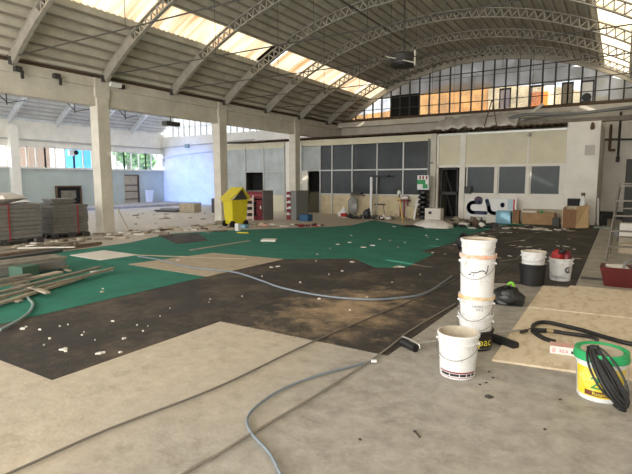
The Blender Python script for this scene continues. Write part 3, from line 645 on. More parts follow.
# conduits along the vault
def conduit(px, py, X, y0, y1, lb):
    p = PX(px, py, X); tag(MB().cyl((X,y0,p.z),(X,y1,p.z),0.018,6).build('roof_conduit', M['dkmetal']), lb, 'conduit')
    return p.z
conduit(380, 25, -5.6, 4, 14.2, 'long dark conduit running above the hanging heater')
conduit(316, 9, -6.6, 4, 9.2, 'shorter dark conduit high in the vault, left of the heater conduit')
# floodlight and lamps on the beam
t = empty('floodlight', (-12.85,9.35,4.35), 'white rectangular floodlight on the beam over the nearest column', 'floodlight')
MB().obox((-12.85,9.35,4.38),(0.12,0.36,0.14),0,0,0.4).build('lamp_body', M['white_lit'], t, bevel=0.01); MB().obox((-12.92,9.62,4.36),(0.12,0.14,0.12)).build('bracket', M['dkmetal'], t)
for y, lb in ((6.62,'small dark lamp on the beam at the far left'),(7.6,'small dark cross-shaped fitting on the beam face')):
    tag(MB().obox((-12.9,y,4.32),(0.14,0.16,0.12)).obox((-12.9,y+0.1,4.2),(0.05,0.06,0.2)).build('beam_lamp', M['dkmetal']), lb, 'lamp')
for y, z, lb in ((6.45,3.62,'bent dark wire bracket under the beam, leftmost'),(8.25,3.62,'bent dark wire bracket under the beam left of the nearest column'),(9.9,3.62,'bent dark wire bracket under the beam right of the nearest column')):
    tag(MB().cyl((-13.2,y,3.72),(-13.2,y,3.45),0.015,6).cyl((-13.2,y,3.5),(-13.2,y+0.45,3.62),0.012,6).cyl((-13.2,y,3.52),(-13.2,y-0.2,3.7),0.012,6).build('wire_bracket', M['dkmetal']), lb, 'bracket')
tag(MB().box((-13.30,11.4,3.42),(-13.05,12.0,3.56)).cyl((-13.2,11.7,3.5),(-13.2,11.7,3.73),0.02,6).build('tube_lamp', M['dkmetal'], bevel=0.01), 'dark boxy lamp under the beam between the first two columns', 'lamp')
#PART2

# ================================================================== GROUND COVERINGS
def flat(name, pts, z0, z1, m, lb, cat, grp=None): return tag(MB().prism(pts, z0, z1).build(name, m), lb, cat, grp)
def rect(x0, x1, y0, y1): return [(x0,y0),(x1,y0),(x1,y1),(x0,y1)]
flat('underlay_sheet', rect(-5.75,-3.69,1.99,8.6), 0.0, 0.006, M['dark'], 'dark brown underlay sheet nearest the camera on the left', 'floor mat', 'dark underlay sheets')
flat('underlay_sheet', [(-3.68,3.88),(-1.68,3.88),(-1.62,7.6),(-1.66,19.3),(-3.9,19.3),(-3.9,8.7),(-3.68,8.7)], 0.0, 0.007, M['dark'], 'dark dusty underlay sheet behind the white bucket, with a tan dust patch', 'floor mat', 'dark underlay sheets')
flat('underlay_sheet', [(-1.61,7.62),(-0.49,7.96),(-0.52,19.45),(-1.65,19.45)], 0.0, 0.006, M['dark'], 'dark underlay sheet under the two middle buckets, along the slab path', 'floor mat', 'dark underlay sheets')
flat('underlay_sheet', [(-9.2,8.2),(-9.0,9.1),(-10.6,10.3),(-11.0,9.2)], 0.012, 0.016, M['dark'], 'small dark underlay piece on the green turf near the column', 'floor mat', 'dark underlay sheets')
flat('green_turf', [(-5.62,1.0),(-5.62,7.72),(-5.36,7.95),(-4.43,8.54),(-3.66,7.84),(-3.2,8.12),(-3.28,9.93),(-3.66,10.17),(-3.47,12.6),(-3.72,13.36),(-3.5,16.1),(-3.57,17.3),(-2.6,19.1),(-4.0,18.4),(-5.5,16.9),(-6.37,15.96),(-8.24,17.39),(-7.94,14.97),(-8.3,14.13),(-10.61,11.12),(-11.18,9.74),(-10.4,7.77),(-10.3,6.0),(-10.3,1.0)], 0.0075, 0.011, M['green'], 'large dark green turf sheet spread over the middle of the floor', 'turf')
flat('beige_sheet', [(-7.68,5.68),(-7.36,7.57),(-5.58,7.70),(-5.60,5.61)], 0.011, 0.016, M['beige'], 'large beige sheet between green turf and dark underlay', 'sheet')
flat('beige_sheet', [(-9.64,5.74),(-9.69,6.56),(-8.49,6.53),(-8.52,5.69)], 0.011, 0.02, M['paper'], 'small pale square sheet lying on the green turf at left', 'sheet')
mb = MB()
for i in range(8): mb.box((-0.47,8.05+i*1.43,0),(0.95,8.05+i*1.43+1.41,0.012))
S(mb, 'floor_path', M['slab'], 'pale slab path along the right side of the underlay')
tag(MB().box((-0.46,8.62,0.012),(0.3,8.74,0.03)).build('dark_strip', M['dkmetal']), 'dark strip lying across the slab path behind the bucket with red cloth', 'lath')  # thin dark strip across the slabs
flat('chipboard_sheet', [(-0.86,4.24),(0.95,4.50),(0.95,6.42),(-0.88,6.27)], 0.0, 0.018, M['osb'], 'nearest chipboard sheet, under the black hose', 'board', 'chipboard sheets')
flat('chipboard_sheet', [(-0.88,6.30),(0.95,6.45),(0.95,8.06),(-0.55,7.93),(-0.57,7.74),(-0.89,7.70)], 0.0, 0.022, M['osb'], 'farther chipboard sheet, in front of the red crate', 'board', 'chipboard sheets')
for p, q, w_, lb in (((138,256),(246,259.5),0.06,'pale lath on the turf running right from the small pale sheet'),((190.5,251),(249,241.5),0.09,'grey-green strip lying on the green turf right of the small dark underlay piece')):
    a = G(*p); b = G(*q); tag(MB().bar(a+V(0,0,0.018),b+V(0,0,0.018),w_,0.012).build('floor_lath', M['lwood']), lb, 'lath')
# cables and hoses on the floor
def line(name, pts, r, m, lb, cat, z=None, ext=None):
    P = [G(x, y) for x, y in pts]
    z = z if z is not None else r + 0.008
    P = [V(p.x,p.y,z) for p in P]
    if ext: P = [V(*e, z) for e in ext] + P
    return tag(MB().tube(P, r, 7).build(name, m, smooth=True), lb, cat)
line('floor_cable', [(14,474),(110,431),(220,388),(318,341),(420,298),(455,280)], 0.008, mat('worn_grey_cable',(0.17,0.155,0.135),0.6), 'thin dark cable running from the bottom left corner to the bucket tower', 'cable', ext=[(-2.72,0.3)])
line('floor_cable', [(188,474),(220,456),(253,435),(310,401),(368,364),(394,345),(412,331),(455,305)], 0.009, M['tcable'], 'tan-grey cable running up past the pole head behind the white bucket', 'cable', ext=[(-1.9,0.7)])
line('floor_hose', [(288,492),(279,474),(269.5,456),(251,435),(248,419),(265,402),(290,388),(323,376),(364,365),(374,361)], 0.010, M['hoseb'], 'blue-grey hose curling over the concrete at the bottom middle', 'hose')
line('floor_hose', [(138,258),(160,261.5),(188,268.6),(221,272.4),(238.6,275),(261,282.5),(282,290),(322,298),(364,301.7),(396,300.5),(426,295),(452,277.7)], 0.013, M['hoseb'], 'long blue-grey hose crossing the beige sheet and the dark underlay', 'hose', z=0.032)
line('floor_hose', [(0,333),(8,329),(21,321.6),(30,314),(33,306.4),(28.5,300.7),(25,293),(26.6,287.4),(31,281)], 0.016, M['hosel'], 'teal-grey hose curving off the plank pile at left', 'hose', z=0.032)
tag(MB().obox(G(374,361,0.02),(0.05,0.03,0.02),0.5).build('hose_coupling', M['white2'], bevel=0.004), 'small white coupling at the end of the curled hose', 'coupling')

# ================================================================== PAILS
def text_mesh(txt, size):
    cu = bpy.data.curves.new('t', 'FONT'); cu.body = txt; cu.size = size; cu.align_x = 'CENTER'; cu.resolution_u = 3
    ob = bpy.data.objects.new('t', cu); me = ob.to_mesh(); vs = [v.co.copy() for v in me.vertices]; fs = [tuple(p.vertices) for p in me.polygons]
    ob.to_mesh_clear(); bpy.data.objects.remove(ob); bpy.data.curves.remove(cu); return vs, fs
def text_wrap(txt, size, c, r, a0, z, name, m, parent, sx=1.0):
    vs, fs = text_mesh(txt, size); out = []
    for v in vs:
        a = a0 + v.x*sx/r; out.append((c[0]+(r+0.0015)*math.cos(a), c[1]+(r+0.0015)*math.sin(a), z+v.y))
    return MB().add(out, fs).build(name, m, parent)
def text_flat(txt, size, o, ux, uz, name, m, parent, sx=1.0):
    vs, fs = text_mesh(txt, size); ux = Vector(ux); uz = Vector(uz); o = Vector(o)
    return MB().add([o + ux*(v.x*sx) + uz*v.y for v in vs], fs).build(name, m, parent)
def band(c, r0, r1, a0, a1, z0, z1, n=24, t=0.0015):          # printed band following a pail wall
    mb = MB(); vs = []; fs = []
    for i in range(n+1):
        a = a0 + (a1-a0)*i/n
        for (r, z) in ((r0+t, z0), (r1+t, z1)): vs.append((c[0]+r*math.cos(a), c[1]+r*math.sin(a), z))
    for i in range(n): b = 2*i; fs.append((b,b+2,b+3,b+1))
    return mb.add(vs, fs)
def face(cx, cy): return math.atan2(-cy, -cx)
def pail(cx, cy, z0, h, rt, rb, m, name, lb, grp=None, inside=None, handle=1, rimm=None, hang=0.6, fill=None):
    t = empty(name, (cx,cy,z0), lb, 'bucket', grp); c = (cx,cy,z0)
    w = 0.004; rr = lambda z: rb + (rt-rb)*z/h
    prof = [(0.0,0),(rb-0.006,0),(rb,0.006),(rr(h*0.78),h*0.78),(rr(h*0.78)+0.006,h*0.785),(rr(h*0.80)+0.006,h*0.80),(rr(h*0.81),h*0.81),(rt,h*0.93),(rt+0.008,h*0.935),(rt+0.009,h-0.004),(rt+0.004,h),(rt-w,h)]
    MB().lathe([(max(r,0.001),z) for r, z in prof], c, 40, cap=False).build('body', m, t, smooth=True)
    MB().lathe([(rt-w,h),(rb-w+0.002,0.012),(0.001,0.012)], c, 40, cap=False).build('inside', inside or M['pailin'], t, smooth=True)
    if fill: MB().lathe([(0.001,h*fill),(rr(h*fill)-0.008,h*fill)], c, 32, cap=False).build('contents', M['dirt'], t)
    if rimm: band(c, rt+0.009, rt+0.009, 0, 2*math.pi, z0+h-0.035, z0+h-0.002, 40).build('residue_ring', rimm, t)
    if handle:
        f = face(cx,cy); a1 = f+1.25; a2 = f-1.75
        e1 = V(cx+(rt+0.008)*math.cos(a1), cy+(rt+0.008)*math.sin(a1), z0+h*0.80); e2 = V(cx+(rt+0.008)*math.cos(a2), cy+(rt+0.008)*math.sin(a2), z0+h*0.80)
        fd = V(math.cos(f),math.sin(f),0); low = V(cx,cy,z0+h*0.80-rt*hang) + fd*(rt+0.02)
        pts = [e1]
        for k in range(1, 8):
            u = k/8; a = a1 + (a2-a1)*u; rr_ = rt + 0.014
            pts.append(V(cx+rr_*math.cos(a), cy+rr_*math.sin(a), z0+h*0.80 - rt*hang*math.sin(math.pi*u)))
        pts.append(e2)
        wh = MB().tube(pts, 0.0022, 6).build('wire_handle', M['cable'], t, smooth=True)
        for e in (e1, e2): MB().blob(e, (0.012,0.012,0.012), 8, 5, 0).build('handle_ear', m, wh, smooth=True)
    return t
# white bucket in front
bx_, by_ = -1.035, 3.80; f = face(bx_, by_)
t = pail(bx_, by_, 0, 0.355, 0.158, 0.136, M['pail'], 'white_bucket', 'white plastic bucket with a dark red stripe standing in front of the bucket tower', inside=M['pailin'], hang=0.75)
rz_ = lambda z: 0.136 + 0.022*z/0.365
band((bx_,by_), rz_(0.055), rz_(0.066), f-1.1, f+1.15, 0.055, 0.066).build('red_stripe', M['dkred'], t)
for a0, a1 in ((-1.0,-0.45),(-0.4,0.1),(0.15,0.5),(0.56,0.8),(0.86,1.1)): band((bx_,by_), rz_(0.030), rz_(0.050), f+a0, f+a1, 0.030, 0.050, 8).build('black_print_block', M['ink'], t)
band((bx_,by_), rz_(0.02), rz_(0.025), f-1.0, f+1.1, 0.018, 0.022).build('thin_line', M['dkred'], t)
text_wrap('C', 0.13, (bx_,by_), rz_(0.18), f-1.38, 0.13, 'grey_mark', M['cable'], t, 0.6)
# tower of pails
tx, ty = -1.085, 4.55; f = face(tx, ty); tg = 'pails stacked in the tower'
t = pail(tx, ty, 0, 0.185, 0.160, 0.150, M['blackp'], 'black_bucket', 'black bucket with yellow lettering at the bottom of the bucket tower', tg, handle=0)
text_wrap('pac', 0.105, (tx,ty), 0.158, f+0.62, 0.055, 'yellow_lettering', M['yink'], t, 1.0)
band((tx,ty), 0.151, 0.152, f-1, f+1.2, 0.018, 0.035).build('grey_print', M['cable'], t)
pail(tx, ty, 0.02, 0.31, 0.154, 0.130, M['pail'], 'white_bucket', 'scuffed white pail nested in the black bucket of the tower', tg, hang=0.5)
t = pail(tx, ty, 0.15, 0.36, 0.154, 0.128, M['pail'], 'white_bucket', 'white pail with an ochre rim in the lower half of the bucket tower', tg, rimm=M['rim2'], hang=1.0)
text_wrap('CAVALC', 0.028, (tx,ty), 0.151, f+0.1, 0.41, 'black_lettering', M['ink'], t); text_wrap('FIX 5', 0.028, (tx,ty), 0.150, f+0.2, 0.38, 'black_lettering', M['ink'], t)
t = pail(tx, ty, 0.49, 0.40, 0.155, 0.145, M['pail'], 'white_bucket', 'white pail with an orange stained rim near the top of the bucket tower', tg, rimm=M['rim'], hang=0.9)
rz2 = 0.1515
def scribble(pts, m, par, w_=0.004):
    P = [V(tx+(rz2+0.003)*math.cos(f+a), ty+(rz2+0.003)*math.sin(f+a), z) for a, z in pts]
    return MB().tube(P, w_, 5).build('pen_mark', m, par)
scribble([(-0.35,0.735),(-0.2,0.73),(0,0.735),(0.2,0.75),(0.4,0.745),(0.5,0.72),(0.58,0.76),(0.62,0.80)], M['ink'], t, 0.004)
scribble([(-0.5,0.715),(-0.42,0.71),(-0.36,0.718)], M['ink'], t, 0.005); scribble([(-0.22,0.715),(-0.2,0.70)], M['ink'], t, 0.003)
pail(tx, ty, 0.67, 0.355, 0.152, 0.128, M['pail'], 'white_bucket', 'topmost dusty white pail of the bucket tower', tg, handle=0, fill=0.93)
# yellow labelled bucket
yx, yy = -0.05, 3.95; f = face(yx, yy) + 0.0; h = 0.335; rt, rb = 0.163, 0.143; ry = lambda z: rb + (rt-rb)*z/h
t = pail(yx, yy, 0, h, rt, rb, M['pail'], 'yellow_bucket', 'white bucket with a yellow label and green lid on the chipboard edge', None, handle=0)
lab = band((yx,yy), ry(0.035), ry(0.245), f-1.15, f+1.3, 0.035, 0.245, 30).build('yellow_label', M['lyel'], t)
for k in range(13): band((yx,yy), ry(0.05+k*0.016), ry(0.056+k*0.016), f-1.32, f-1.19, 0.05+k*0.016, 0.056+k*0.016, 2).build('label_tick', M['cable'], t)
text_wrap('2', 0.12, (yx,yy), ry(0.16)+0.002, f-0.16, 0.10, 'green_number', M['gink'], lab, 1.2)
text_wrap('ZERO', 0.03, (yx,yy), ry(0.16)+0.002, f+0.15, 0.135, 'black_lettering', M['ink'], t)
band((yx,yy), ry(0.05)+0.001, ry(0.085)+0.001, f-0.62, f+0.9, 0.045, 0.082, 20).build('brown_band', M['brink'], lab)
text_wrap('Rasante', 0.036, (yx,yy), ry(0.07)+0.003, f+0.1, 0.053, 'yellow_lettering', M['yink'], lab)
MB().lathe([(rt-0.03,h-0.004),(rt+0.008,h-0.004),(rt+0.017,h-0.022),(rt+0.018,h-0.045),(rt+0.013,h-0.045),(rt+0.012,h+0.004),(rt+0.010,h+0.016),(rt-0.006,h+0.016),(rt-0.012,h+0.006),(rt-0.03,h+0.006)], (yx,yy,0), 44, cap=False).build('lid_ring', M['lid'], t, smooth=True)
lidr = bpy.data.objects['lid_ring']
MB().lathe([(0.001,h+0.004),(rt-0.028,h+0.006)], (yx,yy,0), 32, cap=False).build('lid_centre', M['pailin'], lidr)
hp = [V(yx+(rt+0.01)*math.cos(f+1.3+0.35*math.sin(u*3.14)), yy+(rt+0.01)*math.sin(f+1.3+0.35*math.sin(u*3.14)), 0.29-0.2*u) for u in (0,0.25,0.5,0.75,1)]
MB().tube(hp, 0.003, 5).build('wire_handle', M['alu'], t, smooth=True)
# cable coil over the yellow bucket
t = empty('cable_coil', (0.08,3.72,0), 'black cable coil hung over the green lidded bucket and drooping to the floor', 'cable coil')
for k, (wd, ox, dz) in enumerate(((0.020,0.0,0.0),(0.035,0.008,-0.015),(0.05,-0.004,0.0),(0.028,0.014,-0.02),(0.085,-0.012,0.01))):
    T = V(yx-0.055+ox*0.5, yy-0.12, 0.375+0.006*k); B = V(yx+0.155+ox, yy-0.26, 0.035+0.01*k+abs(dz)); mid = (T+B)/2; mj = (T-B)/2; mn = V(-0.9,-0.35,-0.3).normalized()*wd
    pts = []
    for q in range(25):
        a = 2*math.pi*q/24; p = mid + mj*math.cos(a) + mn*(math.sin(a))
        p += V(0.15,-1,0).normalized()*(0.045*(1-abs(math.cos(a))**2)); p.z = max(p.z, 0.008); pts.append(p)
    MB().tube(pts, 0.014 if k < 4 else 0.008, 8, seg=3).build('cable_loop', M['blackp'], t, smooth=True)
MB().bar(V(yx-0.085,yy-0.11,0.375), V(yx-0.02,yy-0.14,0.40), 0.035, 0.03).build('cable_tie', M['blackp'], t, bevel=0.006)
MB().bar(V(yx+0.115,yy-0.25,0.03), V(yx+0.145,yy-0.23,0.10), 0.07, 0.035).build('cable_tie', M['blackp'], t, bevel=0.008)

# pole with foam head, lance and hose --------------------------------
def GP(x, y, z): p = G(x, y, z); return p
t = empty('pole_tool', G(411,346), 'long thin metal pole with a black padded cross head lying left of the white bucket', 'pole')
a = GP(402.5,342,0.035); b = GP(416,348.5,0.035)
MB().tube([a, a.lerp(b,0.06), a.lerp(b,0.94), b], 0.037, 16, smooth=False).build('padded_head', M['blackp'], t, smooth=True)
MB().tube([a+V(-0.01,0.03,0.035), a+V(0.0,0.035,0.04), b+V(0,0.035,0.04), b+V(0.03,0.02,0.0)], 0.007, 6).build('head_bracket', M['alu'], t, smooth=True)
MB().cyl(GP(417,343.5,0.05), GP(521,329.8,0.03), 0.010, 8).build('pole', M['alu'], t, smooth=True)
t = empty('foam_roller', G(505,344), 'black foam roller lying on the floor right of the bucket tower', 'roller')
a = GP(494,338,0.04); b = GP(516,346,0.04)
MB().tube([a, a.lerp(b,0.04), a.lerp(b,0.95), b], 0.042, 16, smooth=False).build('roller_body', M['blackp'], t, smooth=True)
a2 = a + (a-b).normalized()*0.04
MB().cyl(a, a2, 0.012, 8).build('roller_axle', M['dkmetal'], t, smooth=True)
t = empty('pressure_hose', G(545,332), 'thick black pressure hose looping over the chipboard to the green lidded bucket', 'hose')
z = 0.042
MB().tube([GP(533,331,z),GP(533.5,325.5,z),GP(540,322.3,z),GP(550,322.6,z),GP(565,326,z),GP(582,330,z),GP(605,337,z),GP(632,344,z),GP(665,349,z)], 0.021, 12).build('hose_line', M['blackp'], t, smooth=True)
MB().tube([GP(534,330,z),GP(541,330.5,z),GP(546,330.5,z)], 0.024, 12).tube([GP(553,331,z),GP(565,333,z),GP(580,335,z),GP(592,337,z),GP(597,340,0.1)], 0.019, 10).build('hose_line', M['blackp'], t, smooth=True)
MB().tube([GP(533,330.5,z),GP(538,335,0.03),GP(545,339,0.03),GP(554.5,342,0.03)], 0.025, 12).build('hose_end', M['blackp'], t, smooth=True)
MB().cyl(GP(546,330.5,z), GP(553,331,z), 0.024, 12).build('hose_coupling', mat('brass_coupling',(0.42,0.34,0.20),0.4,metal=0.5), t, smooth=True)
MB().cyl(GP(521,332,z), GP(527,330.5,z), 0.018, 10).tube([GP(527,330.5,z),GP(530,328.5,z+0.02),GP(533,330,z)], 0.006, 6).build('lance_fitting', M['dkmetal'], t, smooth=True)
# pink and white box
p = G(562,354.5); t = empty('small_carton', (p.x,p.y,0.018), 'small pink and white carton with red print beside the green lidded bucket', 'box', rz=0.12)
MB().box((-0.10,-0.06,0),(0.10,0.06,0.07)).build('carton_body', M['white2'], t, bevel=0.003, local=True)
MB().box((-0.101,-0.061,0.069),(0.101,0.061,0.072)).build('carton_top', M['pink'], t, local=True)
vs, fs = text_mesh('RICA', 0.04); MB().add([(v.x*0.8+0.01,-0.0615,0.018+v.y) for v in vs], fs).build('red_lettering', M['rink'], t, local=True)
MB().box((0.068,-0.0620,0.018),(0.094,-0.0605,0.042)).build('black_print', M['ink'], t, local=True)
for k in range(4): MB().box((-0.085,-0.0620,0.016+k*0.011),(-0.055,-0.0605,0.019+k*0.011)).build('print_line', M['rink'], t, local=True)
# black bag with a lime clip
p = G(506,306); t = empty('black_bag', (p.x,p.y+0.14,0), 'crumpled black bag with a lime green clip behind the bucket tower', 'bag')
MB().blob((p.x,p.y+0.14,0.085),(0.20,0.16,0.135),14,9,0.16,5,flat=-0.084).blob((p.x-0.07,p.y+0.12,0.07),(0.14,0.13,0.10),12,8,0.2,9,flat=-0.069).build('bag_body', M['bag'], t, smooth=True)
q = GP(511,285,0.2); MB().tube([q+V(-0.03,0,-0.04),q+V(-0.03,0,0.01),q+V(0,0,0.03),q+V(0.03,0,0.01),q+V(0.035,0,-0.05)],0.017,8).build('clip', M['lime'], t, smooth=True)
p = GP(463,250,0); t = empty('dark_bag', (p.x,p.y,0), 'dark slumped bag on the underlay behind the top of the bucket tower', 'bag')
MB().blob((p.x,p.y,0.17),(0.17,0.15,0.19),12,9,0.15,11,flat=-0.169).build('bag_body', M['bag'], t, smooth=True); MB().tube([(p.x-0.05,p.y,0.3),(p.x,p.y,0.42),(p.x+0.05,p.y,0.3)],0.012,6).build('bag_handle', M['dkmetal'], t, smooth=True)
# two middle pails
p = G(532,284.5); 
pail(p.x, p.y, 0.006, 0.32, 0.190, 0.165, M['blackp'], 'black_bucket', 'black bucket holding a white pail, at the end of the dark underlay', 'middle buckets', handle=0)
pail(p.x, p.y, 0.14, 0.37, 0.170, 0.140, M['pail'], 'white_bucket', 'dusty white pail sitting in the black bucket', 'middle buckets', hang=0.4, fill=0.9)
p = G(560,280); f = face(p.x, p.y)
t = pail(p.x, p.y, 0.006, 0.35, 0.170, 0.147, M['pail'], 'white_bucket', 'white bucket with a black round mark holding red and black cloths', 'middle buckets', hang=1.2)
text_wrap('C', 0.14, (p.x,p.y), 0.164, f+0.62, 0.14, 'black_round_mark', M['ink'], t); text_wrap('0', 0.10, (p.x,p.y), 0.165, f+0.62, 0.155, 'black_round_mark', M['ink'], t)
text_wrap('CAPRENO', 0.055, (p.x,p.y), 0.153, f-0.3, 0.045, 'black_lettering', M['ink'], t)
tag(MB().blob((p.x-0.05,p.y-0.02,0.37),(0.10,0.09,0.11),10,7,0.25,21).build('red_cloth', M['red'], smooth=True), 'bright red crumpled cloth in the middle white bucket', 'cloth')
tag(MB().blob((p.x+0.08,p.y-0.02,0.36),(0.07,0.09,0.10),10,7,0.25,22).build('red_cloth', M['maroon'], smooth=True), 'dark red cloth in the right half of the middle white bucket', 'cloth')
tag(MB().blob((p.x+0.01,p.y-0.04,0.46),(0.06,0.07,0.05),10,7,0.25,23).build('black_cloth', M['bag'], smooth=True), 'black rag on top of the red cloths', 'cloth')

# red tool crate, ladder and clutter at right --------------------------
t = empty('red_crate', (0.17,8.42,0), 'open dark red metal crate at the right edge in front of the ladder', 'crate')
MB().add([(-0.13,8.22,0.012),(0.50,8.22,0.012),(0.50,8.52,0.012),(-0.13,8.52,0.012),(-0.20,8.16,0.30),(0.56,8.16,0.30),(0.56,8.58,0.30),(-0.20,8.58,0.30),
          (-0.12,8.23,0.03),(0.49,8.23,0.03),(0.49,8.51,0.03),(-0.12,8.51,0.03),(-0.185,8.175,0.30),(0.545,8.175,0.30),(0.545,8.565,0.30),(-0.185,8.565,0.30)],
         [(0,3,2,1),(0,1,5,4),(1,2,6,5),(2,3,7,6),(3,0,4,7),(8,9,10,11),(8,12,13,9),(9,13,14,10),(10,14,15,11),(11,15,12,8),(4,5,13,12),(5,6,14,13),(6,7,15,14),(7,4,12,15)]).build('crate_body', mat('crate_red',(0.11,0.008,0.008),0.5,var=0.3,scale=6), t)
MB().tube([(0.10,8.3,0.29),(0.12,8.34,0.37),(0.22,8.4,0.40),(0.32,8.44,0.37),(0.35,8.46,0.28)],0.018,8).build('carry_handle', M['grey'], t, smooth=True)
tag(MB().obox((0.02,8.38,0.27),(0.26,0.2,0.06),0.3,0.15).build('white_packet', M['sheet'], bevel=0.01), 'white packet lying in the red crate', 'packet')
tag(MB().obox((0.38,8.36,0.24),(0.2,0.22,0.12),-0.2).build('dark_tool_case', M['dkmetal'], bevel=0.01), 'dark tool case in the red crate', 'case')
t = empty('step_ladder', (0.1,11,0), 'tall aluminium step ladder standing at the right edge', 'ladder')
la = mat('weathered_aluminium', (0.16,0.14,0.115), 0.5, metal=0.3)
L0, L1, R0, R1 = V(-0.17,10.8,0.012), V(-0.03,11.3,1.50), V(0.42,10.8,0.012), V(0.34,11.3,1.50)
for a, b in ((L0,L1),(R0,R1)): MB().bar(a, b, 0.025, 0.05).build('front_rail', la, t)
for k in range(1, 6):
    u = k/5.15; a = L0.lerp(L1,u); b = R0.lerp(R1,u); MB().obox((a+b)/2, ((b-a).length, 0.09, 0.03)).build('step', la, t)
for x0, x1 in ((-0.12,-0.02),(0.40,0.34)): MB().bar(V(x0,11.95,0.012), V(x1,11.4,1.48), 0.02, 0.03).build('rear_leg', la, t)
MB().bar(V(-0.10,11.85,0.4), V(0.38,11.85,0.4), 0.02, 0.03).bar(V(-0.06,11.6,1.0), V(0.36,11.6,1.0), 0.02, 0.03).build('rear_brace', la, t)
MB().obox(V(0.155,11.34,1.50),(0.40,0.12,0.025)).build('top_cap', la, t)
cl = [((0.30,13.0),(0.55,0.4,0.30),'paper','pale carton behind the ladder, upper right edge',0.30),((0.32,13.0),(0.6,0.5,0.30),'lwood','wooden crate behind the ladder',0.012),((0.62,12.2),(0.35,0.3,0.22),'pink','pinkish box on the floor behind the ladder',0.012),((0.18,12.3),(0.3,0.25,0.2),'beige','small beige box between the ladder legs',0.012),((0.22,9.9),(0.45,0.3,0.04),'lwood','offcut of pale board in front of the ladder',0.012),((0.28,9.5),(0.3,0.5,0.03),'paper','pale board scrap left of the crate on the path',0.012),((0.3,14.6),(0.6,0.6,0.35),'dgrey','dark box farther behind the ladder',0.012),((0.1,16.2),(0.5,0.6,0.12),'grey','grey tray on the path near the recess',0.012)]
for (x, y), sz, mm, lb, z0 in cl:
    tag(MB().obox((x,y,z0+sz[2]/2), sz, 0.15*math.sin(x*20)).build('carton' if mm in ('paper','pink','beige') else 'wooden_board' if mm == 'lwood' else 'storage_box', M[mm], bevel=0.006), lb, 'box')

# ================================================================== LEFT: stacks, planks
ORD = ['lowest','second','third','fourth','fifth','sixth','seventh','eighth','ninth','tenth','eleventh','topmost']
def stack(x0, x1, y0, y1, z0, z1, n, which, sk=0.02, seed=1, k0=0, tot=9):
    rg = random.Random(seed); hh = (z1-z0)/n
    for k in range(n):
        dx, dy = rg.uniform(-sk,sk), rg.uniform(-sk,sk)
        if k == n//2: dy += 0.03
        o = MB().box((x0+dx,y0+dy,z0+k*hh+0.004),(x1+dx,y1+dy,z0+(k+1)*hh-0.002)).build('grey_tray', M['greyp'], bevel=0.006)
        tag(o, 'grey tray, %s of the %s pallet stack' % (ORD[-1] if k+k0 == tot-1 else ORD[k+k0], which), 'tray', 'grey trays of the %s stack' % which)
def pallet(x0, x1, y0, y1, lb):
    t = empty('pallet', ((x0+x1)/2,(y0+y1)/2,0), lb, 'pallet')
    n = 6; w_ = (y1-y0)/n
    for k in range(n): MB().box((x0,y0+k*w_+0.02,0.11),(x1,y0+(k+1)*w_-0.02,0.135)).build('deck_board', M['dgrey'], t)
    for x in (x0, (x0+x1)/2-0.05, x1-0.1):
        for y in (y0, (y0+y1)/2-0.07, y1-0.14): MB().box((x,y,0.0),(x+0.1,y+0.14,0.11)).build('foot_block', M['dkmetal'], t)
def strap(x, y0, y1, z1, ya, lb):
    tag(MB().box((x,ya-0.015,0.1),(x+0.008,ya+0.015,z1)).box((x-0.5,ya-0.015,z1),(x+0.008,ya+0.015,z1+0.006)).build('strap', mat('red_strap',(0.30,0.03,0.03),0.6)), lb, 'strap')
pallet(-13.50,-12.72,7.16,8.20,'dark pallet under the right grey stack, beside the column')
stack(-13.48,-12.74,7.18,8.18,0.14,0.90,9,'right',0.02,3,0,12)
stack(-13.45,-12.95,7.2,7.85,0.90,1.07,3,'right',0.08,5,9,12)
strap(-12.70,7.04,8.08,0.905,7.85,'red strap around the right grey stack')
pallet(-13.45,-12.40,4.95,6.72,'dark pallet under the left grey stack')
stack(-13.42,-12.43,4.98,6.70,0.14,0.98,8,'left',0.015,8,0,8)
strap(-12.40,4.9,6.4,0.985,5.92,'red strap around the left grey stack')
tag(MB().blob((-13.0,5.9,1.12),(0.45,0.65,0.14),12,6,0.25,4,flat=-0.135).build('white_tarp', M['sheet'], smooth=True), 'crumpled white tarpaulin on top of the left grey stack', 'tarpaulin')
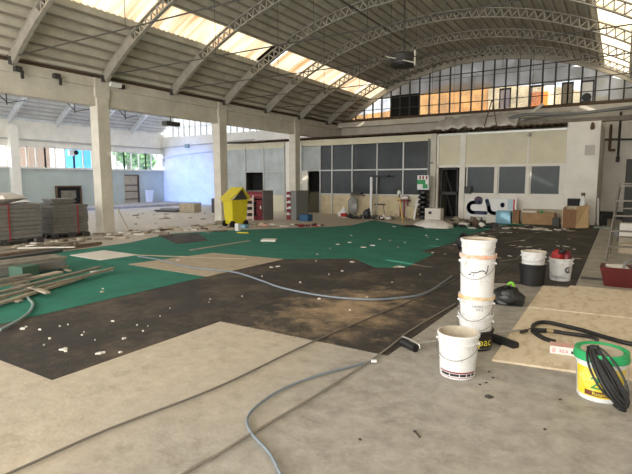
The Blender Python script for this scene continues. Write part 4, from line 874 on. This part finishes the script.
planks = [  # pixel a, pixel b, z, width, thickness, material, label
 ((-30,267),(60,256),0.245,0.50,0.035,'wood','wide grey board on top of the stacked boards at far left'),
 ((-30,274),(58,262),0.16,0.50,0.13,'greyp','thick grey-brown board bundle at far left'),
 ((-30,305),(113,268.5),0.07,0.065,0.035,'lwood','long pale plank pointing at the beige sheet'),
 ((-30,300),(100,267),0.15,0.08,0.03,'wood','long brown plank on the plank pile'),
 ((-30,313),(85,276.5),0.05,0.07,0.035,'lwood','long pale plank at the near edge of the pile'),
 ((22,284),(48,293),0.09,0.07,0.025,'lwood','short pale plank laid crosswise on the pile'),
 ((-20,299),(21,301),0.03,0.09,0.02,'lwood','short pale board on the turf at the left edge'),
 ((-20,290),(60,272),0.14,0.14,0.03,'lwood','pale plank behind the green box'),
 ((33,271),(68,266),0.08,0.09,0.03,'lwood','pale plank end right of the green box'),
 ((58,267),(70,271),0.06,0.06,0.02,'lwood','tiny pale offcut at the end of the planks'),
 ((-30,286),(30,275),0.20,0.12,0.04,'wood','brown plank over the stacked boards at left'),
 ((-20,258),(100,243),0.05,0.16,0.05,'rust','long brown beam lying in front of the pallets'),
 ((-20,253),(84,241),0.06,0.12,0.04,'wood','thin brown plank close to the pallets'),
 ((-20,262),(60,250),0.05,0.20,0.05,'dgrey','dark plank between the pallets and the board bundle'),
 ((18,248),(75,247),0.10,0.10,0.02,'paper','white board scrap in front of the pallets'),
 ((90,272),(113,270),0.02,0.07,0.015,'paper','pale offcut at the tip of the long planks'),
]
for a, b, z, w_, th_, mm, lb in planks:
    A = G(a[0],a[1],z); B = G(b[0],b[1],z)
    tag(MB().bar(V(A.x,A.y,z), V(B.x,B.y,z), w_, th_).build('plank' , M[mm], bevel=0.004), lb, 'plank')
p = G(25,281,0.0); tag(MB().obox((p.x,p.y,0.15),(0.30,0.30,0.20),0.2).build('green_box', mat('faded_green',(0.06,0.12,0.085),0.8), bevel=0.01), 'dull green box among the planks at left', 'box')
tag(MB().obox((p.x+0.15,p.y-0.1,0.031),(0.10,1.2,0.04),0.9).build('timber_packer', M['wood']), 'flat timber packer under the plank pile', 'board')
# rubble and broken boards at the edge of the turf, along the columns
rg = random.Random(12)
for k in range(95):
    u = rg.random(); y = 5.5 + u*8.5; x = -11.9 + rg.gauss(0,0.55) + (0 if y < 10 else (y-10)*0.05)
    if -13.65 < x < -12.3 and y < 8.3: x = -11.9
    if -13.4 < x < -12.9 and 8.7 < y < 9.3: x = -12.5
    s_ = rg.uniform(0.06,0.24)
    mk = rg.choice(['rubble','wood','lwood','lwood','paper','rust']); zone = 'by the pallet stacks' if y < 8.4 else 'by the nearest column' if y < 10.3 else 'before the middle column'
    o = MB().obox((x,y,0.022+0.0), (s_*2.0, s_*0.6, 0.04), rg.uniform(0,3.1), 0, 0).build('broken_board', M[mk])
    nm = {'rubble':'grey-tan','wood':'brown-grey','lwood':'pale wooden','paper':'whitish','rust':'rusty brown'}[mk]
    tag(o, '%s board scrap in the rubble strip %s' % (nm, zone), 'rubble', '%s scraps %s' % (nm, zone))
for k in range(45):
    x = rg.uniform(-20,-13.8); y = rg.uniform(8.5,19); s_ = rg.uniform(0.05,0.16)
    mk = rg.choice(['rubble','paper','lwood']); nm = {'rubble':'grey-tan','paper':'whitish','lwood':'wooden'}[mk]; zone = 'near part' if y < 13 else 'far part'
    tag(MB().obox((x,y,0.02), (s_*1.6, s_, 0.035), rg.uniform(0,3.1)).build('rubble_piece', M[mk]), 'small %s rubble piece on the %s of the aisle floor' % (nm, zone), 'rubble', '%s rubble on the %s of the aisle floor' % (nm, zone))

# things against the aisle walls
t = empty('wall_recess_shelf', (AX0,16.4,0.0), 'dark framed opening low in the teal wall with clutter inside', 'opening')
MB().box((AX0-0.01,15.65,0.10),(AX0+0.05,17.1,1.24)).build('dark_back', M['black'], t)
MB().box((AX0+0.0,15.6,1.2),(AX0+0.12,17.15,1.28)).box((AX0,15.6,0.1),(AX0+0.12,15.68,1.2)).box((AX0,17.07,0.1),(AX0+0.12,17.15,1.2)).build('frame', M['rust'], t)
MB().box((AX0+0.06,15.9,0.55),(AX0+0.09,16.8,1.0)).build('back_clutter', M['wood'], t)
t = empty('boarded_door', (AX0,20.7,0.13), 'tall boarded door with brown cross rails in the teal wall', 'door')
MB().box((AX0,20.2,0.13),(AX0+0.05,21.2,1.95)).build('panel', M['beige'], t)
for z in (0.35,0.85,1.25,1.9): MB().box((AX0+0.05,20.15,z),(AX0+0.09,21.25,z+0.06)).build('rail', M['rust'], t)
MB().box((AX0+0.03,21.15,0.13),(AX0+0.09,21.27,1.95)).build('post', M['rust'], t)
tag(MB().add([(-27.15,21.7,0.13),(-27.1,22.2,0.13),(-27.1,22.35,0.95),(-27.15,21.65,0.95),(-27.05,21.8,0.13),(-27.0,22.1,0.13),(-27.0,22.25,0.93),(-27.05,21.75,0.93)],[(0,3,2,1),(4,5,6,7),(0,1,5,4),(1,2,6,5),(2,3,7,6),(3,0,4,7)]).build('white_chute', M['white2']), 'white plastic chute leaning on the teal wall near the corner', 'chute')
t = empty('wall_projector', (-27.0,17.4,2.5), 'white floodlight with a round black lens in front of the aisle windows', 'floodlight')
q = PX(73,153,-27.0); MB().obox(q+V(0,-0.05,0),(0.2,0.45,0.32)).build('lamp_body', M['white2'], t, bevel=0.02); MB().cyl(q+V(0.1,0.12,0.03), q+V(0.16,0.12,0.03), 0.13, 16).build('lens', M['black'], t)
MB().cyl(q+V(0,0,-0.16), V(q.x,q.y,2.29), 0.03, 6).build('stand_post', M['dkmetal'], t)
for (x, y, sx, sy, sz, mm, nm, lb) in ((-18.3,17.3,0.9,0.6,0.42,'beige','low_crate','beige crate on the aisle floor left of the middle column'),(-19.4,16.9,1.3,0.7,0.10,'dgrey','dark_pallet','flat dark pallet on the aisle floor beside the beige crate'),(-20.2,17.8,1.0,0.7,0.12,'grey','grey_tray','grey tray on the aisle floor behind the dark pallet'),(-16.9,17.6,0.25,0.25,0.7,'dgrey','dark_drum','dark slim drum beside the beige crate')):
    tag(MB().obox((x,y,sz/2),(sx,sy,sz),0.2).build(nm, M[mm], bevel=0.02), lb, 'box')
tag(MB().bar((-12.75,9.5,0.02),(-12.95,9.28,0.75),0.25,0.02).build('leaning_board', M['beam']), 'pale board leaning against the nearest column', 'board')
t = empty('work_table', (-17.5,8.3,0), 'long low table with pale sheets behind the left grey stack', 'table')
MB().box((-18.6,7.0,0.72),(-16.6,9.4,0.78)).build('table_top', M['wood'], t)
for x in (-18.5,-16.75):
    for y in (7.1,9.3): MB().box((x,y-0.04,0),(x+0.08,y+0.04,0.72)).build('leg', M['wood'], t)
tag(MB().blob((-17.6,8.2,0.86),(0.9,1.0,0.13),12,6,0.25,14,flat=-0.07).build('white_tarp', M['sheet'], smooth=True), 'crumpled white tarpaulin on the table in the aisle', 'tarpaulin')

# ================================================================== MIDDLE: things before the back rooms
t = empty('yellow_bin', (-11.15,12.6,0), 'yellow wheeled bin with a pitched open lid in front of the middle column', 'bin')
x0, x1, y0, y1 = -11.40, -10.90, 12.25, 12.95; t.rotation_euler.z = -0.15
MB().add([(x0+.05,y0+.05,0.10),(x1-.05,y0+.05,0.10),(x1-.05,y1-.05,0.10),(x0+.05,y1-.05,0.10),(x0,y0,0.90),(x1,y0,0.90),(x1,y1,0.90),(x0,y1,0.90)],[(0,3,2,1),(4,5,6,7),(0,1,5,4),(1,2,6,5),(2,3,7,6),(3,0,4,7)]).build('bin_body', M['yellow'], t, bevel=0.02)
MB().box((x0-.03,y0-.03,0.86),(x1+.03,y1+.03,0.92)).build('bin_rim', M['yellow'], t, bevel=0.01)
ym = (y0+y1)/2
MB().add([(x0-.05,y0-.08,0.93),(x1+.05,y0-.08,0.93),(x1+.05,ym+0.1,1.30),(x0-.05,ym+0.1,1.30),(x0-.05,y0-.08,0.97),(x1+.05,y0-.08,0.97),(x1+.05,ym+0.1,1.34),(x0-.05,ym+0.1,1.34)],[(0,3,2,1),(4,5,6,7),(0,1,5,4),(1,2,6,5),(2,3,7,6),(3,0,4,7)]).build('lid', M['yellow'], t)
MB().add([(x0-.05,y1+.08,0.93),(x1+.05,y1+.08,0.93),(x1+.05,ym+0.1,1.30),(x0-.05,ym+0.1,1.30),(x0-.05,y1+.08,0.97),(x1+.05,y1+.08,0.97),(x1+.05,ym+0.1,1.34),(x0-.05,ym+0.1,1.34)],[(0,1,2,3),(4,7,6,5),(0,4,5,1),(1,5,6,2),(2,6,7,3),(3,7,4,0)]).build('lid', M['yellow'], t)
MB().add([(x1+0.02,y0+0.05,0.92),(x1+0.02,y1-0.05,0.92),(x1+0.02,ym+0.1,1.24),(x1-0.02,y0+0.05,0.92),(x1-0.02,y1-0.05,0.92),(x1-0.02,ym+0.1,1.24)],[(0,1,2),(3,5,4),(0,3,4,1),(1,4,5,2),(2,5,3,0)]).build('dark_opening', M['dkmetal'], t)  # dark triangle stands in for the shade under the lid
for x in (x0+0.02, x1-0.08):
    MB().cyl((x,y0+0.04,0.11),(x+0.06,y0+0.04,0.11),0.11,16).build('wheel', M['blackp'], t, smooth=True)
    MB().cyl((x,y1-0.08,0.11),(x+0.06,y1-0.08,0.11),0.11,16).build('wheel', M['blackp'], t, smooth=True)
t = empty('red_cabinet', (-12.35,15.3,0), 'maroon fronted shelf cabinet with grey sides, right of the yellow bin', 'cabinet')
X0, X1, Z1 = -12.75, -11.92, 1.17
MB().box((X1-0.03,15.1,0),(X1,15.75,Z1)).box((X0,15.1,0),(X0+0.03,15.75,Z1)).box((X0,15.7,0),(X1,15.75,Z1)).box((X0,15.1,Z1-0.03),(X1,15.75,Z1)).build('cabinet_shell', M['grey'], t)
for z, hh, mm in ((0.0,0.16,'maroon'),(0.30,0.05,'maroon'),(0.52,0.04,'maroon'),(0.74,0.06,'maroon'),(0.86,0.27,'maroon')): MB().box((X0+0.03,15.1,z),(X1-0.03,15.4,z+hh)).build('shelf', M[mm], t, bevel=0.005)
MB().box((X1-0.30,15.06,0.18),(X1-0.04,15.1,0.8)).build('front_panel', M['maroon'], t); MB().box((X0+0.03,15.09,0.97),(X1-0.03,15.098,1.01)).build('stripe', mat('pale_red_stripe',(0.45,0.12,0.12),0.5), t)
MB().box((X1-0.12,15.04,0.45),(X1-0.06,15.06,0.58)).build('tag_plate', M['white2'], t)
t = empty('slatted_stand', (-12.25,14.65,0), 'small white slatted stand leaning before the red cabinet', 'stand')
A, B = V(-12.62,14.5,0), V(-12.16,14.75,0)
for e in (A, B): MB().bar(e+V(0,0,0.0), e+V(-0.06,0.1,0.98), 0.05, 0.04).build('upright', M['sheet'], t)
for z in (0.12,0.36,0.60,0.84): MB().bar(A+V(-0.06*z,0.1*z,z), B+V(-0.06*z,0.1*z,z), 0.03, 0.12).build('slat', mat('pinkish_slat',(0.66,0.52,0.45),0.7), t)
t = empty('grey_cabinet', (-11.0,16.2,0), 'grey sided cabinet with a red product front, at the foot of the far column', 'cabinet')
MB().box((-11.12,15.85,0),(-10.86,16.75,1.17)).build('cabinet_shell', M['grey'], t, bevel=0.01)
for z in (0.02,0.26,0.5,0.74,0.96): MB().box((-11.32,15.83,z),(-11.12,16.3,z+0.17)).build('red_shelf', M['maroon'], t, bevel=0.005)
for z, dx in ((0.2,0.02),(0.68,0.08),(0.92,0.03),(0.45,0.1)): MB().box((-11.30+dx,15.80,z),(-11.19+dx,15.83,z+0.09)).build('white_packet', M['white2'], t)
def bx3(nm, x, y, z, sx, sy, sz, mm, lb, cat, rz=0.0, grp=None, bevel=0.008): return tag(MB().obox((x,y,z+sz/2),(sx,sy,sz),rz).build(nm, M[mm], bevel=bevel), lb, cat, grp)
p = G(306,221); bx3('blue_bin', p.x, p.y, 0, 0.40, 0.35, 0.26, 'blue', 'blue plastic tub on the floor right of the grey cabinet', 'tub')
def heap(cx, cy, rx, ry, n, mats, lb, grp, seed, zmax=0.12, name='rubbish_scrap', big=0.22):
    rg = random.Random(seed)
    for k in range(n):
        a = rg.uniform(0,6.28); q = math.sqrt(rg.random()); x = cx+rx*q*math.cos(a); y = cy+ry*q*math.sin(a)
        s_ = rg.uniform(0.05,big); mm = M[rg.choice(mats)]; zz = rg.uniform(0.3,1)*zmax*(1.1-q)
        if rg.random() < 0.5: o = MB().blob((x,y,0.012+max(0.02,zz)*0.9), (s_*0.8,s_*0.6,max(0.02,zz)), 8, 5, 0.3, k, flat=-max(0.02,zz)*0.9).build(name, mm, smooth=True)
        else: o = MB().obox((x,y,0.012+max(0.02,zz)/2), (s_*1.5,s_*0.7,max(0.02,zz)), rg.uniform(0,3.1)).build(name, mm)
        tag(o, lb, 'rubbish', grp)
p = G(308,226); heap(p.x, p.y, 0.7, 0.5, 16, ['maroon','ink','red','white2','dgrey'], 'red and black tool scrap in the heap before the grey cabinet', 'scrap heap before the grey cabinet', 31, 0.14)
p = G(262,226); heap(p.x, p.y, 1.2, 0.6, 22, ['paper','beige','lwood','pink'], 'pale rubbish scrap right of the yellow bin', 'pale rubbish right of the yellow bin', 32, 0.08)
p = G(243,228); bx3('blue_packet', p.x, p.y, 0, 0.35, 0.2, 0.12, 'lblue', 'small light blue packet at the foot of the yellow bin', 'packet'); p = G(238,231); bx3('white_can', p.x, p.y, 0.012, 0.14, 0.14, 0.22, 'white2', 'white can beside the wheels of the yellow bin', 'can'); p = G(243,233.5); bx3('yellow_scrap', p.x, p.y, 0.012, 0.35, 0.12, 0.03, 'yellow', 'flat yellow scrap on the turf before the yellow bin', 'scrap', 0.4)
p = G(269,241.5); bx3('crumpled_paper', p.x, p.y, 0.012, 0.38, 0.3, 0.05, 'paper', 'white crumpled sheet on the turf in the middle', 'paper', 0.5)
# canister, sack, stands
p = G(344,216.5); t = empty('canister', (p.x,p.y,0), 'white canister with a red base before the grey glazed room', 'canister')
MB().lathe([(0.13,0),(0.14,0.02),(0.14,0.16)],(p.x,p.y,0),16).build('red_base', M['red'], t, smooth=True); MB().lathe([(0.15,0.16),(0.15,0.28),(0.08,0.34),(0.05,0.40),(0.06,0.44)],(p.x,p.y,0),16).build('white_top', M['white2'], t, smooth=True)
MB().box((p.x-0.28,p.y-0.1,0),(p.x-0.12,p.y+0.1,0.22)).build('side_tank', M['sheet'], t, bevel=0.02)
p = G(353,215.5); tag(MB().blob((p.x,p.y,0.40),(0.26,0.22,0.45),12,9,0.14,6,flat=-0.399).build('plastic_sack', M['film'], smooth=True), 'translucent grey plastic sack standing beside the canister', 'sack')
p = G(371,216); t = empty('bar_stand', (p.x,p.y,0), 'white post with a black crossbar standing before the grey glazing', 'stand')
MB().box((p.x-0.05,p.y-0.04,0.03),(p.x+0.05,p.y+0.04,1.78)).build('post', M['white2'], t); MB().box((p.x-0.10,p.y-0.05,1.72),(p.x+0.80,p.y+0.05,1.80)).build('crossbar', M['blackp'], t); MB().box((p.x-0.25,p.y-0.2,0),(p.x+0.25,p.y+0.2,0.03)).build('base_plate', M['dkmetal'], t)
p = G(381,215.5); t = empty('low_stool', (p.x,p.y,0), 'dark low stool in front of the cream lower panels', 'stool')
MB().box((p.x-0.28,p.y-0.15,0.48),(p.x+0.28,p.y+0.15,0.53)).build('seat', M['dkmetal'], t)
for dx in (-0.22,0.22):
    for dy in (-0.12,0.12): MB().cyl((p.x+dx,p.y+dy,0),(p.x+dx*0.8,p.y+dy,0.48),0.015,6).build('leg', M['dkmetal'], t)
bx3('window_ledge_box', -10.25, 19.85, 0.93, 0.5, 0.16, 0.10, 'dkmetal', 'thin dark box on the ledge of the grey glazing', 'box'); tag(MB().box((-10.55,19.75,0.86),(-9.9,20.0,0.93)).build('window_ledge', M['wood']), 'small wooden ledge under the thin dark box', 'ledge')
a = G(403,223); t = empty('yellow_pole', (a.x,a.y,0), 'yellow pole with a white knob leaning in front of the cream panels', 'pole')
MB().cyl((a.x,a.y,0.02),(a.x-0.30,a.y+0.35,0.92),0.028,8).build('pole', mat('ochre_pole',(0.62,0.42,0.10),0.5), t, smooth=True); MB().cyl((a.x-0.30,a.y+0.35,0.92),(a.x-0.33,a.y+0.38,1.05),0.025,8).build('neck', M['blackp'], t, smooth=True); MB().blob((a.x-0.34,a.y+0.40,1.12),(0.075,0.075,0.085),12,8,0).build('knob', M['white2'], t, smooth=True)
p = G(404,217); t = empty('red_stool', (p.x,p.y,0), 'dark red legged stool holding white packets, behind the yellow pole', 'stool')
MB().box((p.x-0.22,p.y-0.18,0.68),(p.x+0.22,p.y+0.18,0.74)).build('seat', M['maroon'], t)
for dx in (-0.18,0.0,0.16): MB().bar((p.x+dx,p.y,0),(p.x+dx,p.y,0.68),0.05,0.05).build('leg', M['maroon'], t)
tag(MB().blob((p.x,p.y,0.83),(0.22,0.16,0.10),10,6,0.2,8,flat=-0.09).build('white_packet', M['sheet'], smooth=True), 'crumpled white packet on the dark red stool', 'packet')
p = G(412,218); bx3('grey_tub', p.x, p.y, 0, 0.34, 0.3, 0.5, 'yellowish', 'dull cream tub behind the yellow pole', 'tub'); a = G(414,220); tag(MB().bar((a.x,a.y,0.02),(a.x+0.05,a.y+0.2,0.82),0.07,0.03).build('white_batten', M['white2']), 'white batten leaning beside the black display tower', 'batten')
p = G(423,219); t = empty('display_tower', (p.x,p.y,0), 'black bristly tower with a white and green head left of the dark door', 'display tower')
for k in range(6): MB().lathe([(0.13,0),(0.23,0.05),(0.23,0.13),(0.13,0.19)],(p.x,p.y,0.02+k*0.195),10).build('black_tier', M['bag'], t, smooth=True)
MB().box((p.x-0.24,p.y-0.12,1.20),(p.x+0.24,p.y+0.12,1.78)).build('head_box', M['white2'], t, bevel=0.01)
MB().box((p.x-0.24,p.y-0.13,1.42),(p.x+0.10,p.y-0.12,1.60)).build('green_panel', M['gink'], t); MB().box((p.x+0.0,p.y-0.13,1.25),(p.x+0.2,p.y-0.12,1.42)).build('green_panel', M['gink'], t)
for dx in (-0.15,-0.02,0.12): MB().box((p.x+dx,p.y-0.13,1.62),(p.x+dx+0.06,p.y-0.12,1.76)).build('dark_print', M['dkred'], t)
p = G(434,221); bx3('white_carton', p.x, p.y, 0, 0.62, 0.4, 0.50, 'sheet', 'white carton with a dark mark left of the dark door', 'box'); tag(MB().box((p.x-0.16,p.y-0.215,0.28),(p.x-0.04,p.y-0.202,0.38)).build('dark_patch', M['ink']), 'dark square sticker on the white carton left of the dark door', 'sticker')
p = G(433,227.5); tag(MB().blob((p.x,p.y,0.012),(0.68,0.40,0.24),20,10,0.13,17,flat=0.0).build('white_tarp', M['sheet'], smooth=True), 'mound of white plastic sheeting on the turf edge', 'tarpaulin')
tag(MB().blob((p.x-0.55,p.y-0.25,0.012),(0.55,0.2,0.06),14,6,0.2,18,flat=0.0).build('black_sheet', M['bag'], smooth=True), 'black plastic fold under the white mound', 'sheet')
p = G(368,219); heap(p.x, p.y, 1.1, 0.5, 26, ['bag','bag','sheet','dkmetal','dkmetal'], 'black and white rag in the heap before the grey glazing', 'rag heap before the grey glazing', 41, 0.34)
p = G(392,219.5); heap(p.x, p.y, 0.8, 0.4, 14, ['lwood','beige','wood','paper'], 'beige rubble scrap between the stool and the yellow pole', 'beige scraps near the yellow pole', 42, 0.2)
# lettered sign board
SY = 19.45
t = empty('sign_board', (-4.3,SY,0), 'white sign board with big navy rounded letters leaning under the first window', 'sign')
MB().box((-5.12,SY,0.16),(-3.30,SY+0.05,0.88)).build('board', M['white2'], t, bevel=0.01)
lt = MB(); ly = SY - 0.02
def stroke(pts, w_):
    P = [V(x,ly,z) for x, z in pts]
    for i in range(len(P)-1): lt.bar(P[i], P[i+1], w_, 0.03, (0,1,0)); lt.cyl(P[i]+V(0,-0.015,0), P[i]+V(0,0.015,0), w_/2, 12)
    lt.cyl(P[-1]+V(0,-0.015,0), P[-1]+V(0,0.015,0), w_/2, 12)
def arcpts(cx, cz, r, a0, a1, n=10): return [(cx+r*math.cos(math.radians(a0+(a1-a0)*i/n)), cz+r*math.sin(math.radians(a0+(a1-a0)*i/n))) for i in range(n+1)]
stroke([(-4.40,0.32)] + arcpts(-4.88,0.52,0.20,270,90) + [(-4.62,0.72)], 0.14)
stroke([(-4.38,0.80)] + arcpts(-4.10,0.52,0.20,175,270,8) + [(-3.72,0.32)], 0.14)
stroke([(-3.80,0.62),(-3.80,0.66)], 0.15)
lt.build('navy_letters', M['navy'], t)
stroke2 = MB().cyl((-4.70,ly-0.008,0.80),(-4.70,ly+0.02,0.80),0.16,20); stroke2.build('purple_disc', mat('dark_purple',(0.05,0.01,0.05),0.5), t)
MB().box((-3.62,ly+0.015,0.45),(-3.42,ly+0.03,0.86)).build('pale_pattern', mat('pale_blue_print',(0.45,0.60,0.66),0.5), t); MB().box((-3.42,ly+0.015,0.45),(-3.36,ly+0.03,0.86)).build('red_pattern', M['rink'], t)
MB().box((-5.0,SY+0.01,0.0),(-4.9,SY+0.05,0.2)).box((-3.7,SY+0.01,0.0),(-3.6,SY+0.05,0.2)).build('board_foot', M['wood'], t)
bx3('blue_carton', -3.60, 18.75, 0.0, 0.50, 0.35, 0.46, 'lblue', 'light blue box in front of the sign board', 'box'); bx3('brown_box', -3.18, 18.85, 0.0, 0.22, 0.3, 0.50, 'bwood', 'narrow dark brown box beside the light blue box', 'box'); bx3('white_carton', -4.05, 18.85, 0.0, 0.34, 0.25, 0.28, 'paper', 'white carton left of the light blue box', 'box')
bx3('long_carton', -2.45, 18.95, 0.0075, 1.05, 0.4, 0.42, 'card', 'long brown carton between the light blue box and the wooden box', 'box')
bx3('flat_carton', -2.3, 19.4, 0.0, 1.5, 0.3, 0.52, 'beige', 'pale carton behind the long brown carton', 'box'); bx3('flat_carton', -2.75, 18.95, 0.42, 0.5, 0.3, 0.06, 'paper', 'thin pale carton lying on the long brown carton', 'box')
tag(MB().blob((-2.35,18.8,0.46),(0.06,0.06,0.06),8,5,0.1).build('green_ball', M['gink'], smooth=True), 'small green lump on the long brown carton', 'ball')
bx3('black_box', -1.84, 18.5, 0.0, 0.22, 0.25, 0.30, 'dkmetal', 'small black box left of the wooden box', 'box')
t = empty('wooden_box', (-1.24,18.4,0), 'open wooden box with a brown front and pale chipboard side', 'box')
MB().box((-1.59,17.9,0.012),(-1.20,17.95,0.62)).build('brown_front', M['bwood'], t, bevel=0.005); MB().add([(-1.19,17.9,0.012),(-0.84,18.25,0.012),(-0.90,18.4,0.78),(-1.19,17.95,0.70),(-1.21,17.94,0.012),(-0.86,18.29,0.012),(-0.92,18.44,0.78),(-1.21,17.99,0.70)],[(0,1,2,3),(4,7,6,5),(0,4,5,1),(1,5,6,2),(2,6,7,3),(3,7,4,0)]).build('chipboard_side', mat('orange_chipboard',(0.80,0.56,0.30),0.7,var=0.15,scale=8), t)
MB().box((-1.61,17.95,0.012),(-1.57,18.7,0.68)).build('left_side', M['osb'], t); MB().box((-1.59,18.66,0.012),(-0.84,18.7,0.72)).build('back_side', M['osb'], t)
tag(MB().obox((-1.32,18.55,0.84),(0.42,0.10,0.24),0,0.2).build('black_tray', M['blackp'], bevel=0.01), 'black tray leaning upright in the wooden box', 'tray')
t = empty('white_bottle', (-1.07,18.55,0.72), 'white plastic bottle with a rusty cap on the wooden box', 'bottle')
MB().lathe([(0.10,0.0),(0.10,0.22),(0.05,0.30),(0.045,0.34)],(-1.07,18.55,0.72),14).build('bottle_body', M['white2'], t, smooth=True); MB().lathe([(0.06,0.34),(0.06,0.44)],(-1.07,18.55,0.72),12).build('cap', M['rust'], t, smooth=True)
tag(MB().bar((-0.62,19.55,0.02),(-0.68,19.8,0.95),0.05,0.03).build('white_stick', M['white2']), 'white stick leaning at the corner of the white block', 'stick'); bx3('black_case', -0.47, 19.6, 0, 0.2, 0.2, 0.38, 'blackp', 'black case at the corner of the white block', 'case', 0.3)
bx3('blue_grey_sheet', -0.3, 18.6, 0.012, 0.8, 0.6, 0.02, 'hosel', 'pale blue-grey sheet on the path near the white block', 'sheet')
p = G(478,226.5); heap(p.x, p.y, 1.2, 0.9, 44, ['bag','dkmetal','bag','sheet','rust','dkmetal'], 'black and white scrap in the heap before the sign board', 'scrap heap before the sign board', 51, 0.18)
p = G(449,221); heap(p.x, p.y+0.3, 0.8, 0.5, 10, ['rust','lwood','dkmetal'], 'brown scrap before the dark door', 'scraps before the dark door', 52, 0.1)
p = G(535,229.5); heap(p.x, p.y, 1.3, 0.5, 24, ['paper','beige','lwood','sheet'], 'pale crumbs in front of the long brown carton', 'pale crumbs before the cartons', 53, 0.05)

# ================================================================== SCATTERED SCRAPS
def scrap(x, y, s_, mm, lb, grp, z=0.012, k=0):
    rg = random.Random(k); p = G(x, y); n = 6
    pts = [(p.x + s_*0.75*rg.uniform(0.35,1)*math.cos(6.28*i/n), p.y + s_*0.7*rg.uniform(0.3,1)*math.sin(6.28*i/n)) for i in range(n)]
    tag(MB().prism(pts, z-0.006, z+0.006).build('paper_scrap', M[mm]), lb, 'scrap', grp)
for i, (x, y, s_) in enumerate([(23,329.5,.055),(26,328,.04),(40,330.5,.03),(44,346,.02),(50,339.5,.035),(63,350.5,.06),(66,352,.03),(68,325.5,.02),(60,327,.02),(82,336,.02),(84,333,.015),(99,354.5,.055),(104,353.5,.04),(120,353.5,.035),(124,339.5,.035),(113,322,.03),(137,326,.02),(143,332,.02),(148,327,.012),(160,317,.012),(210,300,.015),(209,303,.01),(95,341,.01),(170,309,.012),(242,297,.02)]):
    scrap(x, y, s_, 'paper', 'white scrap lying on the near dark underlay sheet', 'white scraps on the near underlay', 0.012, i)
for i, (x, y, s_) in enumerate([(319,299.5,.05),(350,311,.02),(352,262.5,.07),(316,261.5,.03),(342,271.5,.04),(329,275,.02),(300,283,.03),(272,268,.08),(278,267,.07),(262,277,.03),(367,298,.02),(392,283,.02),(420,275,.015)]):
    scrap(x, y, s_, 'paper', 'white scrap on the dusty middle underlay sheet', 'white scraps on the middle underlay', 0.013, 50+i)
for i, (x, y, s_) in enumerate([(102,293,.06),(103,290,.03),(178,261,.08),(317,255,.05),(364,248,.12),(372,246,.12),(398,248,.05),(350,243,.10),(380,240,.09),(390,241,.07),(338,245,.10),(426,236,.08),(428,238,.05),(351,236,.05),(400,267.5,.12),(395,268,.08),(394,227,.1),(127,257,.05),(330,249,.05),(405,243,.05),(437,240,.05)]):
    scrap(x, y, s_, 'paper' if i % 3 else 'beige', 'pale scrap or dust flake on the green turf', 'pale flakes on the green turf', 0.018, 90+i)
rg = random.Random(77)
for i in range(55):
    x = rg.uniform(-3.6,-0.6); y = rg.uniform(10,18.6); s_ = rg.uniform(0.02,0.07)
    if x < -3.4 and y < 12.5: continue
    o = MB().obox((x,y,0.011), (s_*2.4, s_*0.8, 0.008), rg.uniform(0,3.1)).build('paper_scrap', M[rg.choice(['paper','beige','sheet','lwood'])])
    tag(o, 'tiny pale scrap on the far end of the dark underlay', 'scrap', 'tiny scraps on the far underlay')
for i, (p, q) in enumerate((((505,243),(530,238)),((500,262),(520,256)),((468,236),(500,232)),((515,248),(540,245)))):
    A = G(*p); B = G(*q); tag(MB().tube([V(A.x,A.y,.014),V((A.x+B.x)/2+.1,(A.y+B.y)/2,.014),V(B.x,B.y,.014)],0.008,6).build('loose_cord', M['tcable'], smooth=True), ['pale cord on the underlay behind the middle buckets','pale cord between the bucket tower and the black bucket','pale cord near the scrap heap','pale cord just left of the middle buckets'][i], 'cord')
p = G(488,397.5); tag(MB().blob((p.x,p.y,0.008),(0.035,0.022,0.012),8,5,0.4,2).build('pebble', M['dkmetal'], smooth=True), 'small dark clod on the bare concrete below the white bucket', 'clod')
for i in range(8):
    p = G(*[(493,378),(486,383),(480,385),(489,372),(415,432),(545,430),(360,440),(560,400)][i]); tag(MB().blob((p.x,p.y,0.004),(0.012,0.009,0.006),6,4,0.3,i).build('dirt_crumb', M['dkmetal'], smooth=True), 'dark dirt crumb on the concrete around the white bucket', 'crumb', 'dirt crumbs on the concrete')
a, b = G(415,432), G(420,438); tag(MB().bar(V(a.x,a.y,0.004),V(b.x,b.y,0.004),0.008,0.006).build('wire_offcut', M['dkmetal']), 'short dark wire offcut on the concrete at bottom middle', 'wire')
